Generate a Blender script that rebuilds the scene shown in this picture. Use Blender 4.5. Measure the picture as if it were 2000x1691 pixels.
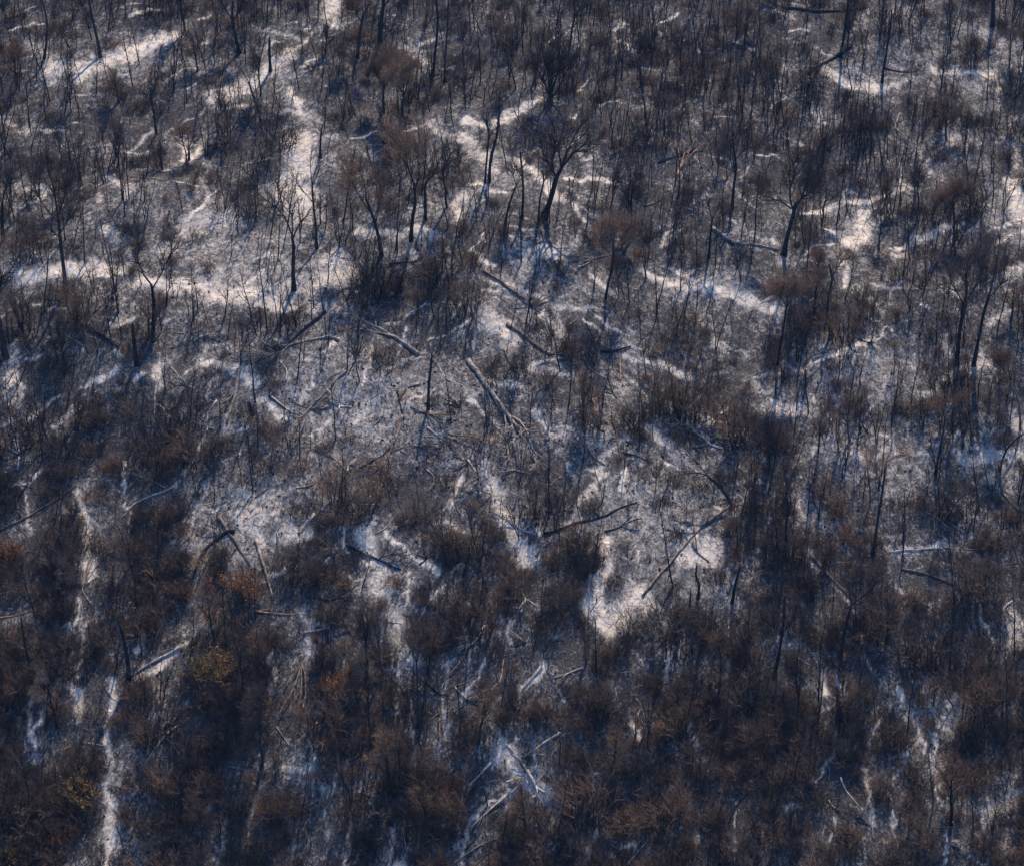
import bpy, math, random
import numpy as np
from math import radians as R

# ------------------------------------------------------------------ camera, sky, sun, exposure
for o in list(bpy.data.objects):
    bpy.data.objects.remove(o)
scene = bpy.context.scene
COL = scene.collection
PITCH, TH = R(20.0), 0.25
CAM = np.array([0.0, -281.9, 102.6])
cd = bpy.data.cameras.new("camera")
cd.sensor_width = 36.0
cd.lens = 18.0 / TH
cd.clip_start = 1.0
cd.clip_end = 20000.0
cam = bpy.data.objects.new("camera", cd)
cam.location = CAM
cam.rotation_euler = (math.pi / 2 - PITCH, 0, 0)
COL.objects.link(cam)
scene.camera = cam

SUN_EL, SUN_AZ = R(56.0), R(14.0)          # azimuth east of +Y (behind the slope, slightly right)
world = bpy.data.worlds.new("World")
scene.world = world
world.use_nodes = True
wn = world.node_tree
sky = wn.nodes.new("ShaderNodeTexSky")
sky.sky_type = 'NISHITA'
sky.sun_disc = False
sky.sun_elevation = SUN_EL
sky.sun_rotation = SUN_AZ
sky.altitude = 800
sky.air_density = 1.0
sky.dust_density = 0.3
sky.ozone_density = 10.0
wn.links.new(sky.outputs[0], wn.nodes["Background"].inputs[0])
wn.nodes["Background"].inputs[1].default_value = 0.15

sd = bpy.data.lights.new("sun", 'SUN')
sd.energy = 5.0
sd.angle = R(0.53)
sd.color = (1.0, 0.81, 0.61)
sun = bpy.data.objects.new("sun", sd)
# the lamp shines along its local -Z
sun.rotation_euler = (-(math.pi / 2 - SUN_EL), 0, -SUN_AZ)
COL.objects.link(sun)

scene.view_settings.view_transform = 'Standard'
scene.view_settings.look = 'None'
scene.view_settings.exposure = 0.74
scene.view_settings.gamma = 1.0
scene.cycles.max_bounces = 3
scene.cycles.diffuse_bounces = 2
scene.cycles.glossy_bounces = 1
scene.cycles.use_denoising = True
scene.render.filter_size = 1.2

rng = np.random.default_rng(7)

# ------------------------------------------------------------------ noise and the shape of the hillside
def _hash(ix, iy, seed):
    h = (ix.astype(np.int64) * 374761393 + iy.astype(np.int64) * 668265263 + seed * 1442695041) & 0xFFFFFFFF
    h = ((h ^ (h >> 13)) * 1274126177) & 0xFFFFFFFF
    h = (h ^ (h >> 16)) & 0xFFFFFF
    return h / float(0xFFFFFF)

def vnoise(x, y, seed=0):
    x0 = np.floor(x); y0 = np.floor(y)
    fx = x - x0; fy = y - y0
    fx = fx * fx * fx * (fx * (fx * 6 - 15) + 10); fy = fy * fy * fy * (fy * (fy * 6 - 15) + 10)
    a = _hash(x0, y0, seed); b = _hash(x0 + 1, y0, seed)
    c = _hash(x0, y0 + 1, seed); d = _hash(x0 + 1, y0 + 1, seed)
    return (a + (b - a) * fx) * (1 - fy) + (c + (d - c) * fx) * fy      # 0..1

def fbm(x, y, seed=0, oct=3):
    s, a, t = 0.0, 1.0, 0.0
    for i in range(oct):
        s = s + a * (vnoise(x, y, seed + 17 * i) - 0.5); t += a
        x = x * 2.03 + 5.1; y = y * 2.03 - 3.7; a *= 0.5
    return s / t * 2                                                     # about -1..1

def ridged(x, y, seed=0):
    return 1 - np.abs(2 * vnoise(x, y, seed) - 1) * 1.6

_ys = np.arange(-3000.0, 3000.0, 0.5)
_sl = np.interp(_ys, [-3000, -300, -150, -100, -60, -30, 0, 30, 60, 120, 150, 190, 260, 3000],
                     [0.02, 0.03, 0.2, 0.52, 0.62, 0.60, 0.52, 0.42, 0.36, 0.34, 0.34, 0.22, 0.02, 0.0])
_sl = np.convolve(_sl, np.ones(41) / 41, 'same')
_zs = np.cumsum(_sl) * 0.5
_zs -= np.interp(0.0, _ys, _zs)

def height(x, y):
    x = np.asarray(x, float); y = np.asarray(y, float)
    z = np.interp(y, _ys, _zs)
    low = 1 / (1 + np.exp((y + 8) / 12))                                # 1 on the steep foot of the slope
    up = 1 - low
    z = z + 2.6 * fbm(x / 30, y / 36, 3, 2)
    z = z + up * 1.5 * ridged((x + 0.9 * y) / 34, (y - 0.7 * x) / 60, 11)
    z = z + up * 0.8 * ridged((x - 1.1 * y) / 26, (y + 0.5 * x) / 50, 29)
    z = z + low * 1.1 * ridged((x + 2.5 * fbm(x / 14, y / 14, 5, 1)) / 15, y / 60, 19)
    z = z + 0.55 * fbm(x / 6.5, y / 8, 41, 2) + 0.16 * fbm(x / 1.7, y / 2.0, 51, 2)
    return z

RIGHT = np.array([1.0, 0, 0])
UPV = np.array([0, math.sin(PITCH), math.cos(PITCH)])
FWD = np.array([0, math.cos(PITCH), -math.sin(PITCH)])

def to_pixel(p):
    """World point -> pixel of the 2000 x 1691 photograph, and distance along the view."""
    q = np.asarray(p, float) - CAM
    d = q @ FWD
    return 1000 + (q @ RIGHT) / d / TH * 1000, 845.5 - (q @ UPV) / d / TH * 1000, d

def ground_at(px, py):
    """Where the hillside is that the photograph shows at a pixel (vectorised)."""
    px = np.atleast_1d(np.asarray(px, float)); py = np.atleast_1d(np.asarray(py, float))
    ray = FWD[None] + RIGHT[None] * ((px - 1000) / 1000 * TH)[:, None] + UPV[None] * ((845.5 - py) / 1000 * TH)[:, None]
    t = np.full(len(px), 200.0); hit = np.zeros(len(px), bool); prev = t.copy()
    for i in range(700):
        p = CAM + ray * t[:, None]
        below = p[:, 2] < height(p[:, 0], p[:, 1])
        hit |= below
        prev = np.where(hit, prev, t)
        t = np.where(hit, t, t + 0.6)
        if hit.all():
            break
    lo, hi = prev, t
    for i in range(12):
        m = (lo + hi) / 2
        p = CAM + ray * m[:, None]
        b = p[:, 2] < height(p[:, 0], p[:, 1])
        hi = np.where(b, m, hi); lo = np.where(b, lo, m)
    p = CAM + ray * hi[:, None]
    return p

# ------------------------------------------------------------------ ash: burnt-out patches on the ground (traced spots, half width in photo pixels, strength)
ASH = [
 ([(100,135),(160,140),(230,110),(330,75)],22,.9),([(60,80),(110,130),(150,160)],14,.6),([(90,150),(130,165)],12,.7),
 ([(420,190),(500,160),(560,105)],22,.85),([(430,215),(520,200)],8,.7),([(650,0),(645,45)],18,.95),([(615,60),(580,95)],5,.8),
 ([(500,60),(560,70),(600,80)],8,.5),([(420,20),(540,15)],20,.35),([(570,180),(590,215)],8,.95),([(545,220),(600,225)],6,.7),
 ([(555,190),(580,195)],18,.5),([(600,225),(620,260)],18,.5),([(590,280),(570,370),(600,400)],38,.95),([(640,270),(660,265)],12,.6),
 ([(355,270),(365,310),(385,300)],10,.9),([(395,275),(385,295)],7,.9),([(395,300),(410,390),(415,395)],6,.55),([(365,395),(400,360),(395,300)],12,.4),
 ([(0,230),(30,260),(60,255)],10,.6),([(60,370),(110,375)],8,.7),([(205,345),(250,375)],10,.65),([(190,380),(200,390)],7,.7),
 ([(-20,535),(60,540),(170,530),(240,525)],14,1),([(60,490),(110,490)],6,.6),([(205,445),(230,470)],12,.75),
 ([(330,490),(400,440),(450,430)],30,.65),([(270,550),(330,560),(400,560),(470,575),(560,600)],14,.95),([(400,570),(500,580),(600,560),(680,530)],24,.8),
 ([(640,520),(670,500)],15,.9),([(490,600),(580,605)],6,.9),([(610,600),(650,600),(690,600)],14,.85),([(410,470),(480,500),(420,540)],24,.55),
 ([(690,610),(700,640)],20,.5),([(905,235),(960,245),(1010,220),(1055,195)],10,.95),([(835,245),(880,275),(910,270)],8,.85),
 ([(915,280),(950,310),(960,330)],18,.75),([(1000,310),(1040,335),(1070,365),(1090,390)],14,.95),([(1100,348),(1150,350),(1200,362)],4.5,1),
 ([(910,355),(950,365),(990,380)],5,.95),([(890,400),(920,380)],14,.75),([(885,430),(905,410)],10,.85),([(700,452),(800,450),(860,465)],10,.9),
 ([(805,480),(802,510)],8,.8),([(840,460),(870,485)],8,.7),([(720,300),(735,310)],10,.7),([(815,100),(835,120)],10,.6),([(700,100),(740,105)],14,.4),
 ([(780,90),(820,105)],8,.5),([(1195,60),(1215,45)],5,.85),([(1215,80),(1240,110)],6,1),([(1290,60),(1330,80)],16,.45),([(1115,400),(1150,430)],4.5,.95),
 ([(1030,500),(1090,495)],18,.75),([(1010,520),(1060,525)],10,.6),([(920,490),(965,525)],5,.95),([(960,545),(1080,600),(1110,665)],6,.75),
 ([(1060,620),(1090,650),(1110,660)],8,.85),([(1090,600),(1150,600)],6,.75),([(950,620),(985,645),(1000,670)],22,.8),([(1155,545),(1185,560)],5,.95),
 ([(1265,540),(1330,560),(1400,570),(1470,585),(1510,605)],10,1),([(1150,680),(1180,690)],7,.6),([(1240,705),(1300,715),(1345,735)],7,.95),
 ([(1255,680),(1290,690)],8,.6),([(1700,25),(1760,20)],16,.5),([(1620,140),(1650,165),(1710,175)],12,1),([(1660,130),(1690,150),(1705,160)],6,.7),
 ([(1535,130),(1545,165)],8,.6),([(1730,180),(1770,155),(1790,150)],8,.6),([(1830,138),(1900,140),(1960,150)],12,.85),([(1900,60),(1960,80),(1990,90)],20,.6),
 ([(1945,150),(1950,210)],6,.7),([(1980,110),(1995,115)],20,.4),([(1590,210),(1605,240)],10,.7),([(1340,230),(1380,260)],8,.4),([(1975,230),(1985,330)],5,.7),
 ([(1800,290),(1860,270)],20,.5),([(1830,310),(1920,280)],6,.4),([(1560,415),(1640,400),(1700,390),(1765,370)],5.5,1),([(1975,355),(1995,400),(1990,430)],14,1),
 ([(1690,420),(1680,460),(1655,480)],16,.9),([(1720,430),(1750,425)],6,.7),([(1650,500),(1650,550)],8,1),([(1740,485),(1800,465),(1870,440)],6,.95),
 ([(1950,470),(2010,450)],6,.85),([(1970,530),(2010,530)],12,.95),([(1750,490),(1770,500)],5,.8),([(1513,466),(1517,474)],6,1),([(1520,510),(1545,515)],12,.55),
 ([(1400,345),(1420,370)],4,.5),([(1420,430),(1500,480)],4,.6),([(1565,720),(1640,690),(1690,670)],7,.95),([(1690,700),(1750,690),(1800,720)],18,.5),
 ([(1850,660),(1855,690)],10,.75),([(1790,770),(1860,740),(1940,700)],6,.75),([(1930,640),(1990,600)],6,.65),([(1960,560),(1995,580)],14,.55),
 ([(1485,800),(1560,800)],14,.9),([(1530,770),(1550,780)],10,.6),([(1470,750),(1500,770)],8,.85),([(1355,735),(1400,780)],6,.45),
 ([(1650,880),(1700,890),(1800,885)],8,.75),([(1720,850),(1750,870)],6,.8),([(1880,895),(2000,880)],10,.85),([(1940,940),(2000,920)],10,.6),
 ([(1990,835),(2005,845)],12,1),([(1785,915),(1800,930)],16,.5),([(1270,840),(1310,870)],8,.95),([(1290,850),(1330,900),(1390,920)],8,.5),
 ([(700,720),(760,760),(850,790),(900,830)],90,.3),([(730,680),(710,750)],5,.95),([(608,720),(607,755)],4,.8),([(505,785),(560,815)],7,.9),
 ([(400,705),(440,720),(500,745)],10,.95),([(460,735),(500,730)],10,.6),([(310,710),(320,750)],10,.75),([(227,715),(160,755)],6,1),([(230,685),(235,712)],7,.75),
 ([(30,680),(20,730),(35,790)],17,.8),([(435,820),(440,860)],10,.65),([(640,800),(600,830)],20,.4),([(520,870),(600,900)],60,.3),([(1050,800),(1070,830)],8,.85),
 ([(1080,850),(1095,855)],8,.7),([(905,933),(880,983)],6,.9),([(870,1020),(890,1040)],10,.65),([(945,900),(955,930)],8,.6),([(960,950),(985,1000),(1030,1090)],18,.9),
 ([(1185,880),(1160,950),(1100,1030)],9,.8),([(1225,910),(1215,955)],7,.85),([(1200,760),(1240,800),(1220,830)],30,.4),([(1260,960),(1320,970)],70,.38),
 ([(1190,1060),(1170,1130),(1180,1200)],14,.95),([(1155,1180),(1190,1215),(1230,1180),(1260,1170)],22,1),([(1340,1090),(1390,1075),(1350,1050)],22,.8),
 ([(1290,1000),(1310,1060),(1260,1100)],14,.5),([(1330,900),(1390,930)],12,.5),([(1310,1140),(1420,1180)],30,.45),([(1250,1120),(1230,1140)],18,.5),
 ([(720,1030),(735,1020)],8,1),([(760,1050),(850,1115)],6,.9),([(715,1045),(740,1150),(790,1250),(800,1270)],22,.85),([(780,1260),(770,1380)],4,.75),
 ([(480,960),(500,990),(470,1000)],30,.6),([(490,1020),(510,1070)],7,.95),([(540,1050),(590,1050),(600,1040)],14,.85),([(560,960),(620,930)],16,.45),
 ([(350,950),(390,1000),(380,1040)],16,.45),([(370,1040),(385,1090)],14,.65),([(400,1100),(380,1170),(405,1200)],10,.75),([(330,1190),(300,1230),(265,1270)],6,.85),
 ([(358,1265),(270,1315)],8,.85),([(155,960),(165,1040),(180,1130)],8,.85),([(20,1250),(100,1240),(70,1280)],24,.5),([(175,1205),(165,1260),(155,1300)],4.5,.85),
 ([(135,1340),(155,1390)],8,.85),([(58,1360),(68,1490)],4.5,.9),([(215,1330),(210,1400),(212,1500)],8,.85),([(210,1520),(222,1560)],9,.8),([(222,1575),(228,1620),(214,1700)],14,.95),
 ([(300,1620),(270,1680)],14,.5),([(410,1560),(400,1610)],4.5,.8),([(430,1600),(425,1660)],6,.75),([(560,1580),(575,1680)],4.5,.75),([(590,1190),(610,1230),(600,1260)],10,.75),
 ([(530,1270),(540,1310)],4.5,.95),([(550,1500),(610,1510),(640,1560),(650,1640)],3.5,.7),([(770,1600),(760,1690)],4.5,.75),([(680,1630),(670,1680)],3.5,.85),
 ([(770,1690),(785,1690)],8,.8),([(960,1390),(985,1480),(1000,1500)],7,.85),([(975,1475),(995,1485)],14,.75),([(990,1500),(1040,1520),(1070,1540)],6,.9),
 ([(1030,1530),(1060,1560)],6,.8),([(1025,1525),(925,1600)],4.5,.95),([(1058,1303),(1020,1345)],6,.95),([(1000,1215),(1000,1250)],5.5,.85),([(1090,1215),(1080,1250)],5,.7),
 ([(1235,1410),(1240,1440)],5.5,1),([(1190,1330),(1200,1360)],16,.5),([(1310,1280),(1300,1330)],5,.65),([(1340,1250),(1330,1270)],12,.7),
 ([(1605,1335),(1605,1350)],7,1),([(1640,1330),(1641,1362)],6,1),([(1755,1345),(1775,1380),(1770,1400)],5.5,.95),([(1790,1360),(1850,1350),(1850,1420)],22,.55),
 ([(1870,1360),(1850,1380)],5.5,.95),([(1830,1440),(1835,1560)],6.5,.85),([(1760,1470),(1800,1450)],6,.75),([(1750,1510),(1770,1490)],4.5,.85),([(1690,1500),(1705,1600)],6,.85),
 ([(1685,1400),(1690,1440),(1670,1460)],3.5,.7),([(1710,1410),(1705,1460)],3.5,.85),([(1990,1220),(1975,1200),(1995,1280)],14,.75),([(1960,1500),(1980,1540),(1930,1600)],20,.55),
 ([(1925,1600),(1930,1620)],11,.95),([(1535,1578),(1548,1584)],5,.9),([(1395,1500),(1380,1510)],3.5,.9),([(1400,1440),(1430,1410)],4.5,.5),([(1570,990),(1640,1040)],20,.5),
 ([(1750,1150),(1830,1190)],6.5,.65),([(1740,1075),(1895,1075)],4.5,.75),([(1580,1085),(1600,1110)],6,.85),
]
_segs = []
for pts, w, s in ASH:
    g = ground_at([p[0] for p in pts], [p[1] for p in pts])
    for a, b in zip(g[:-1], g[1:]):
        d = to_pixel((a + b) / 2)[2]
        _segs.append((a[:2], b[:2], w / 1000 * TH * d, s))

# broad half-ashy ground: pixel of the middle, half width and half height in px, strength
BROAD = [(480,500,220,120,.47),(650,640,120,60,.40),(720,790,300,130,.46),(1270,1000,170,170,.43),(500,1000,140,130,.48),(500,170,130,90,.36),(200,120,170,60,.40),(600,320,90,120,.42),
 (960,330,140,110,.36),(1050,560,130,100,.36),(1400,570,150,40,.34),(1200,700,180,60,.36),(1640,740,230,110,.42),(1720,880,190,70,.42),(1930,900,100,60,.40),(1660,140,120,50,.34),(1870,140,130,90,.36),
 (1680,470,90,90,.36),(1960,420,70,120,.42),(760,1150,90,130,.38),(1000,1020,70,90,.36),(1820,1400,70,80,.34),(20,730,50,80,.36),(230,720,60,50,.34),(60,1260,90,50,.32),
 (250,400,230,120,.22),(1390,1130,110,80,.34),(1600,1010,80,60,.30),(1950,1560,60,70,.32),(230,1560,50,120,.30),(1850,680,140,70,.32)]
_broad = []
for _c in BROAD:
    _g = ground_at([_c[0], _c[0], _c[0]], [_c[1], _c[1] - _c[3], _c[1] + _c[3]])
    _broad.append((_g[0][:2], _c[2] / 1000 * TH * to_pixel(_g[0])[2], max(4.0, abs(_g[1][1] - _g[2][1]) / 2), _c[4] * 1.06))

_rs = np.random.default_rng(33)
_n = 420
_px = _rs.uniform(10, 1990, _n); _py = _rs.uniform(10, 1690, _n)
_g = ground_at(_px, _py); _dd = to_pixel(_g)[2]
for _i in range(_n):
    low_ = _py[_i] > 950
    if low_ and _rs.uniform() < .5: continue
    an_ = (_rs.normal(math.pi / 2, .35) if low_ and _rs.uniform() < .7 else (_rs.normal(.55, .35) if _px[_i] < 900 or _rs.uniform() < .4 else _rs.normal(-.5, .35)))
    ln_ = _rs.uniform(1.5, 6.0) * (1.3 if low_ else 1.0)
    q_ = np.array([math.cos(an_), 1.4 * math.sin(an_)]) * ln_ / 2
    _segs.append((_g[_i][:2] - q_, _g[_i][:2] + q_, _rs.uniform(.12, .24 if low_ else .36), -_rs.uniform(.55, .95)))

def ash_at(x, y):
    """Strength of the ash cover, 0..1, at points of the ground."""
    wx = x + 1.0 * fbm(x / 2.6, y / 2.6, 71, 3); wy = y + 1.3 * fbm(x / 2.6, y / 2.6, 72, 3)
    out = np.zeros(len(x))
    for a, b, w, s in _segs:
        lim = w * 3.0 + 4
        m = (wx > min(a[0], b[0]) - lim) & (wx < max(a[0], b[0]) + lim) & (wy > min(a[1], b[1]) - lim * 1.6) & (wy < max(a[1], b[1]) + lim * 1.6)
        i = np.nonzero(m)[0]
        if not len(i):
            continue
        qx, qy = wx[i], wy[i] * 0.72
        ax, ay, bx, by = a[0], a[1] * 0.72, b[0], b[1] * 0.72
        L2 = (bx - ax) ** 2 + (by - ay) ** 2 + 1e-9
        t = np.clip(((qx - ax) * (bx - ax) + (qy - ay) * (by - ay)) / L2, 0, 1)
        dd = np.hypot(qx - ax - t * (bx - ax), qy - ay - t * (by - ay))
        v = np.clip((1.95 - dd / w) / 1.75, 0, 1)
        halo = (0.40 if a[1] > -12 else 0.22) * np.clip(1 - dd / (w * 3 + 3), 0, 1) * max(s, 0); s = abs(s)
        out[i] = np.maximum(out[i], np.maximum(v * v * (3 - 2 * v) * s, halo))
    for c, rx, ry, s in _broad:
        e = np.hypot((wx - c[0]) / rx, (wy - c[1]) / ry)
        out = np.maximum(out, s * np.clip(1.35 - e, 0, 1))
    return out

# ------------------------------------------------------------------ materials
def mat(name):
    m = bpy.data.materials.new(name)
    m.use_nodes = True
    nt = m.node_tree
    return m, nt, nt.nodes["Principled BSDF"]

def node(nt, kind, **kw):
    n = nt.nodes.new(kind)
    for k, v in kw.items():
        if k.startswith("in_"):
            n.inputs[int(k[3:]) if k[3:].isdigit() else k[3:]].default_value = v
        else:
            setattr(n, k, v)
    return n

def ramp(nt, fac, stops):
    r = nt.nodes.new("ShaderNodeValToRGB")
    e = r.color_ramp.elements
    e[0].position, e[0].color = stops[0][0], (*stops[0][1], 1)
    e[1].position, e[1].color = stops[-1][0], (*stops[-1][1], 1)
    for p, c in stops[1:-1]:
        x = e.new(p); x.color = (*c, 1)
    nt.links.new(fac, r.inputs[0])
    return r.outputs[0]

def math_node(nt, op, a, b, clamp=False):
    n = nt.nodes.new("ShaderNodeMath"); n.operation = op; n.use_clamp = clamp
    for i, v in enumerate((a, b)):
        if v is None: continue
        if isinstance(v, (int, float)): n.inputs[i].default_value = v
        else: nt.links.new(v, n.inputs[i])
    return n.outputs[0]

def wood(name, c0, c1, scale=3.0, rand=0.35, rough=0.9, spec=0.05, tone=False):
    """Bark or twigs: two tones mixed by noise, and each tree a little lighter or darker than the next."""
    m, nt, b = mat(name)
    tc = node(nt, "ShaderNodeTexCoord")
    n = node(nt, "ShaderNodeTexNoise"); n.inputs["Scale"].default_value = scale; n.inputs["Detail"].default_value = 4
    nt.links.new(tc.outputs["Object"], n.inputs["Vector"])
    col = ramp(nt, n.outputs["Fac"], [(0.35, c0), (0.68, c1)])
    oi = node(nt, "ShaderNodeObjectInfo")
    if tone:                                                            # each twig its own shade between the two
        at = node(nt, "ShaderNodeAttribute", attribute_name="tone")
        f = math_node(nt, 'ADD', math_node(nt, 'MULTIPLY', at.outputs["Fac"], 0.8), math_node(nt, 'MULTIPLY', n.outputs["Fac"], 0.3))
        col = ramp(nt, f, [(0.10, c0), (0.62, tuple(a * .55 + b_ * .45 for a, b_ in zip(c0, c1))), (1.0, c1)])
    hsv = node(nt, "ShaderNodeHueSaturation")
    nt.links.new(col, hsv.inputs["Color"])
    nt.links.new(math_node(nt, 'ADD', math_node(nt, 'MULTIPLY', oi.outputs["Random"], 2 * rand), 1 - rand), hsv.inputs["Value"])
    nt.links.new(hsv.outputs[0], b.inputs["Base Color"])
    b.inputs["Roughness"].default_value = rough
    b.inputs["Specular IOR Level"].default_value = spec
    return m

M = {
 'char':   wood("charred_bark", (0.009, 0.0095, 0.012), (0.042, 0.039, 0.041), 2.5),
 'grey':   wood("grey_scorched_bark", (0.11, 0.098, 0.090), (0.36, 0.32, 0.285), 1.6),
 'pale':   wood("pale_bare_wood", (0.28, 0.25, 0.22), (0.58, 0.54, 0.50), 1.6),
 'red':    wood("reddish_bare_wood", (0.22, 0.12, 0.075), (0.42, 0.27, 0.19), 2.0),
 'brownlog': wood("brown_scorched_bark", (0.06, 0.046, 0.038), (0.22, 0.17, 0.14), 1.6),
 'twig':   wood("charred_twigs", (0.010, 0.010, 0.012), (0.105, 0.089, 0.083), 0.8, .3, tone=True),
 'dryt':   wood("scorched_brown_twigs", (0.020, 0.014, 0.011), (0.30, 0.20, 0.145), 0.7, .3, tone=True),
 'greyt':  wood("grey_brown_twigs", (0.025, 0.021, 0.019), (0.25, 0.205, 0.175), 0.7, .3, tone=True),
 'palet':  wood("pale_dead_twigs", (0.05, 0.044, 0.04), (0.46, 0.41, 0.37), 0.7, .2, tone=True),
 'rust':   wood("rust_brown_leaves", (0.07, 0.033, 0.016), (0.34, 0.17, 0.08), 0.9, .2, tone=True),
 'olive':  wood("dry_olive_leaves", (0.06, 0.040, 0.018), (0.34, 0.215, 0.085), 0.9, .2, tone=True),
 'stick':  wood("scattered_sticks", (0.03, 0.027, 0.026), (0.42, 0.38, 0.35), 0.35, 0.1, tone=True),
 'stub':   wood("scorched_stubble", (0.010, 0.009, 0.009), (0.14, 0.105, 0.086), 0.10, 0.1, tone=True),
}

def ground_material():
    m, nt, b = mat("burnt_ground")
    L = nt.links
    geo = node(nt, "ShaderNodeNewGeometry")
    at = node(nt, "ShaderNodeAttribute", attribute_name="ash")
    def noise(scale, detail=4, rough=0.6, vec=None, dist=0.0):
        n = node(nt, "ShaderNodeTexNoise")
        n.inputs["Scale"].default_value = scale; n.inputs["Detail"].default_value = detail
        n.inputs["Roughness"].default_value = rough; n.inputs["Distortion"].default_value = dist
        L.new(vec or geo.outputs["Position"], n.inputs["Vector"])
        return n.outputs["Fac"]
    mp = node(nt, "ShaderNodeMapping"); mp.inputs["Scale"].default_value = (1.6, 0.5, 0.5); mp.inputs["Rotation"].default_value = (0, 0, 0.5)
    L.new(geo.outputs["Position"], mp.inputs["Vector"])
    big = noise(0.12, 4, 0.65)
    mid = noise(0.9, 5, 0.7, dist=0.6)
    fine = noise(4.5, 4, 0.75)
    streak = noise(1.7, 4, 0.7, mp.outputs[0], 0.8)
    # ash = traced patches + thin scattered drifts, ragged by noise
    drift = math_node(nt, 'MULTIPLY', math_node(nt, 'SUBTRACT', big, 0.47, True), 1.0)
    a = math_node(nt, 'ADD', at.outputs["Fac"], drift)
    n1 = math_node(nt, 'ADD', math_node(nt, 'MULTIPLY', mid, 0.40), math_node(nt, 'MULTIPLY', streak, 0.45))
    n1 = math_node(nt, 'ADD', n1, math_node(nt, 'MULTIPLY', fine, 0.24))
    th = math_node(nt, 'ADD', math_node(nt, 'MULTIPLY', a, 0.95), math_node(nt, 'SUBTRACT', math_node(nt, 'MULTIPLY', n1, 2.1), 1.40))
    # thin rills and lines of ash, running slantwise over the slope
    for rot, sc in ((0.75, (0.55, 2.6, 1)), (-0.6, (0.5, 2.3, 1)), (1.45, (0.35, 2.4, 1)), (1.75, (0.28, 1.9, 1))):
        m2 = node(nt, "ShaderNodeMapping"); m2.inputs["Rotation"].default_value = (0, 0, rot)
        L.new(geo.outputs["Position"], m2.inputs["Vector"])
        m3 = node(nt, "ShaderNodeMapping"); m3.inputs["Scale"].default_value = tuple(v * .42 for v in sc)
        L.new(m2.outputs[0], m3.inputs["Vector"])
        ln = math_node(nt, 'SUBTRACT', noise(1.0, 3, 0.6, m3.outputs[0], 0.4), 0.5)
        ln = math_node(nt, 'SUBTRACT', 1.0, math_node(nt, 'MULTIPLY', math_node(nt, 'ABSOLUTE', ln, None), 26.0), True)
        th = math_node(nt, 'ADD', th, math_node(nt, 'MULTIPLY', ln, math_node(nt, 'ADD', math_node(nt, 'MULTIPLY', big, 0.9), -0.20)))
    soil = ramp(nt, fine, [(0.28, (0.014, 0.0145, 0.017)), (0.50, (0.042, 0.042, 0.046)), (0.76, (0.12, 0.118, 0.122))])
    ashc = ramp(nt, mid, [(0.30, (0.40, 0.368, 0.330)), (0.60, (0.64, 0.585, 0.520))])
    thin = ramp(nt, mid, [(0.30, (0.14, 0.142, 0.150)), (0.62, (0.36, 0.352, 0.352))])
    deep = node(nt, "ShaderNodeMix", data_type='RGBA')
    thick = math_node(nt, 'ADD', math_node(nt, 'MULTIPLY', at.outputs["Fac"], 2.0), math_node(nt, 'SUBTRACT', math_node(nt, 'MULTIPLY', streak, 1.2), 1.45), True)
    L.new(thick, deep.inputs["Factor"]); L.new(thin, deep.inputs[6]); L.new(ashc, deep.inputs[7]); ashc = deep.outputs[2]
    mix = node(nt, "ShaderNodeMix", data_type='RGBA')
    fac = ramp(nt, th, [(0.0, (0, 0, 0)), (0.14, (0.14,) * 3), (0.38, (0.46,) * 3), (0.60, (0.84,) * 3), (0.80, (1, 1, 1))])
    L.new(fac, mix.inputs["Factor"]); L.new(soil, mix.inputs[6]); L.new(ashc, mix.inputs[7])
    # charcoal crumbs lying in the ash
    vo = node(nt, "ShaderNodeTexVoronoi"); vo.inputs["Scale"].default_value = 1.5
    L.new(geo.outputs["Position"], vo.inputs["Vector"])
    crumb = ramp(nt, math_node(nt, 'ADD', vo.outputs["Distance"], math_node(nt, 'MULTIPLY', fine, 0.5)), [(0.30, (0.12,) * 3), (0.40, (1, 1, 1))])
    mul = node(nt, "ShaderNodeMix", data_type='RGBA', blend_type='MULTIPLY'); mul.inputs["Factor"].default_value = 0.38
    L.new(mix.outputs[2], mul.inputs[6]); L.new(crumb, mul.inputs[7])
    L.new(mul.outputs[2], b.inputs["Base Color"])
    b.inputs["Roughness"].default_value = 0.95
    b.inputs["Specular IOR Level"].default_value = 0.1
    bp = node(nt, "ShaderNodeBump"); bp.inputs["Strength"].default_value = 0.8; bp.inputs["Distance"].default_value = 0.5
    L.new(math_node(nt, 'ADD', math_node(nt, 'MULTIPLY', mid, 0.8), math_node(nt, 'MULTIPLY', streak, 0.6)), bp.inputs["Height"])
    L.new(bp.outputs[0], b.inputs["Normal"])
    return m

# ------------------------------------------------------------------ mesh helpers
def quad_mesh(name, co, quads, caps=(), mats=(), mat_index=None, smooth=True):
    me = bpy.data.meshes.new(name)
    co = np.asarray(co, np.float32)
    quads = np.asarray(quads, np.int32).reshape(-1, 4)
    loops = [quads.ravel()]; starts = [np.arange(len(quads), dtype=np.int32) * 4]
    n = len(quads) * 4
    for c in caps:
        loops.append(np.asarray(c, np.int32)); starts.append(np.array([n], np.int32)); n += len(c)
    loops = np.concatenate(loops); starts = np.concatenate(starts)
    me.vertices.add(len(co)); me.vertices.foreach_set("co", co.ravel())
    me.loops.add(len(loops)); me.loops.foreach_set("vertex_index", loops)
    me.polygons.add(len(starts)); me.polygons.foreach_set("loop_start", starts)
    if smooth:
        me.polygons.foreach_set("use_smooth", np.ones(len(starts), bool))
    for mm in mats:
        me.materials.append(mm)
    me.update(calc_edges=True)
    return me

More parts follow.
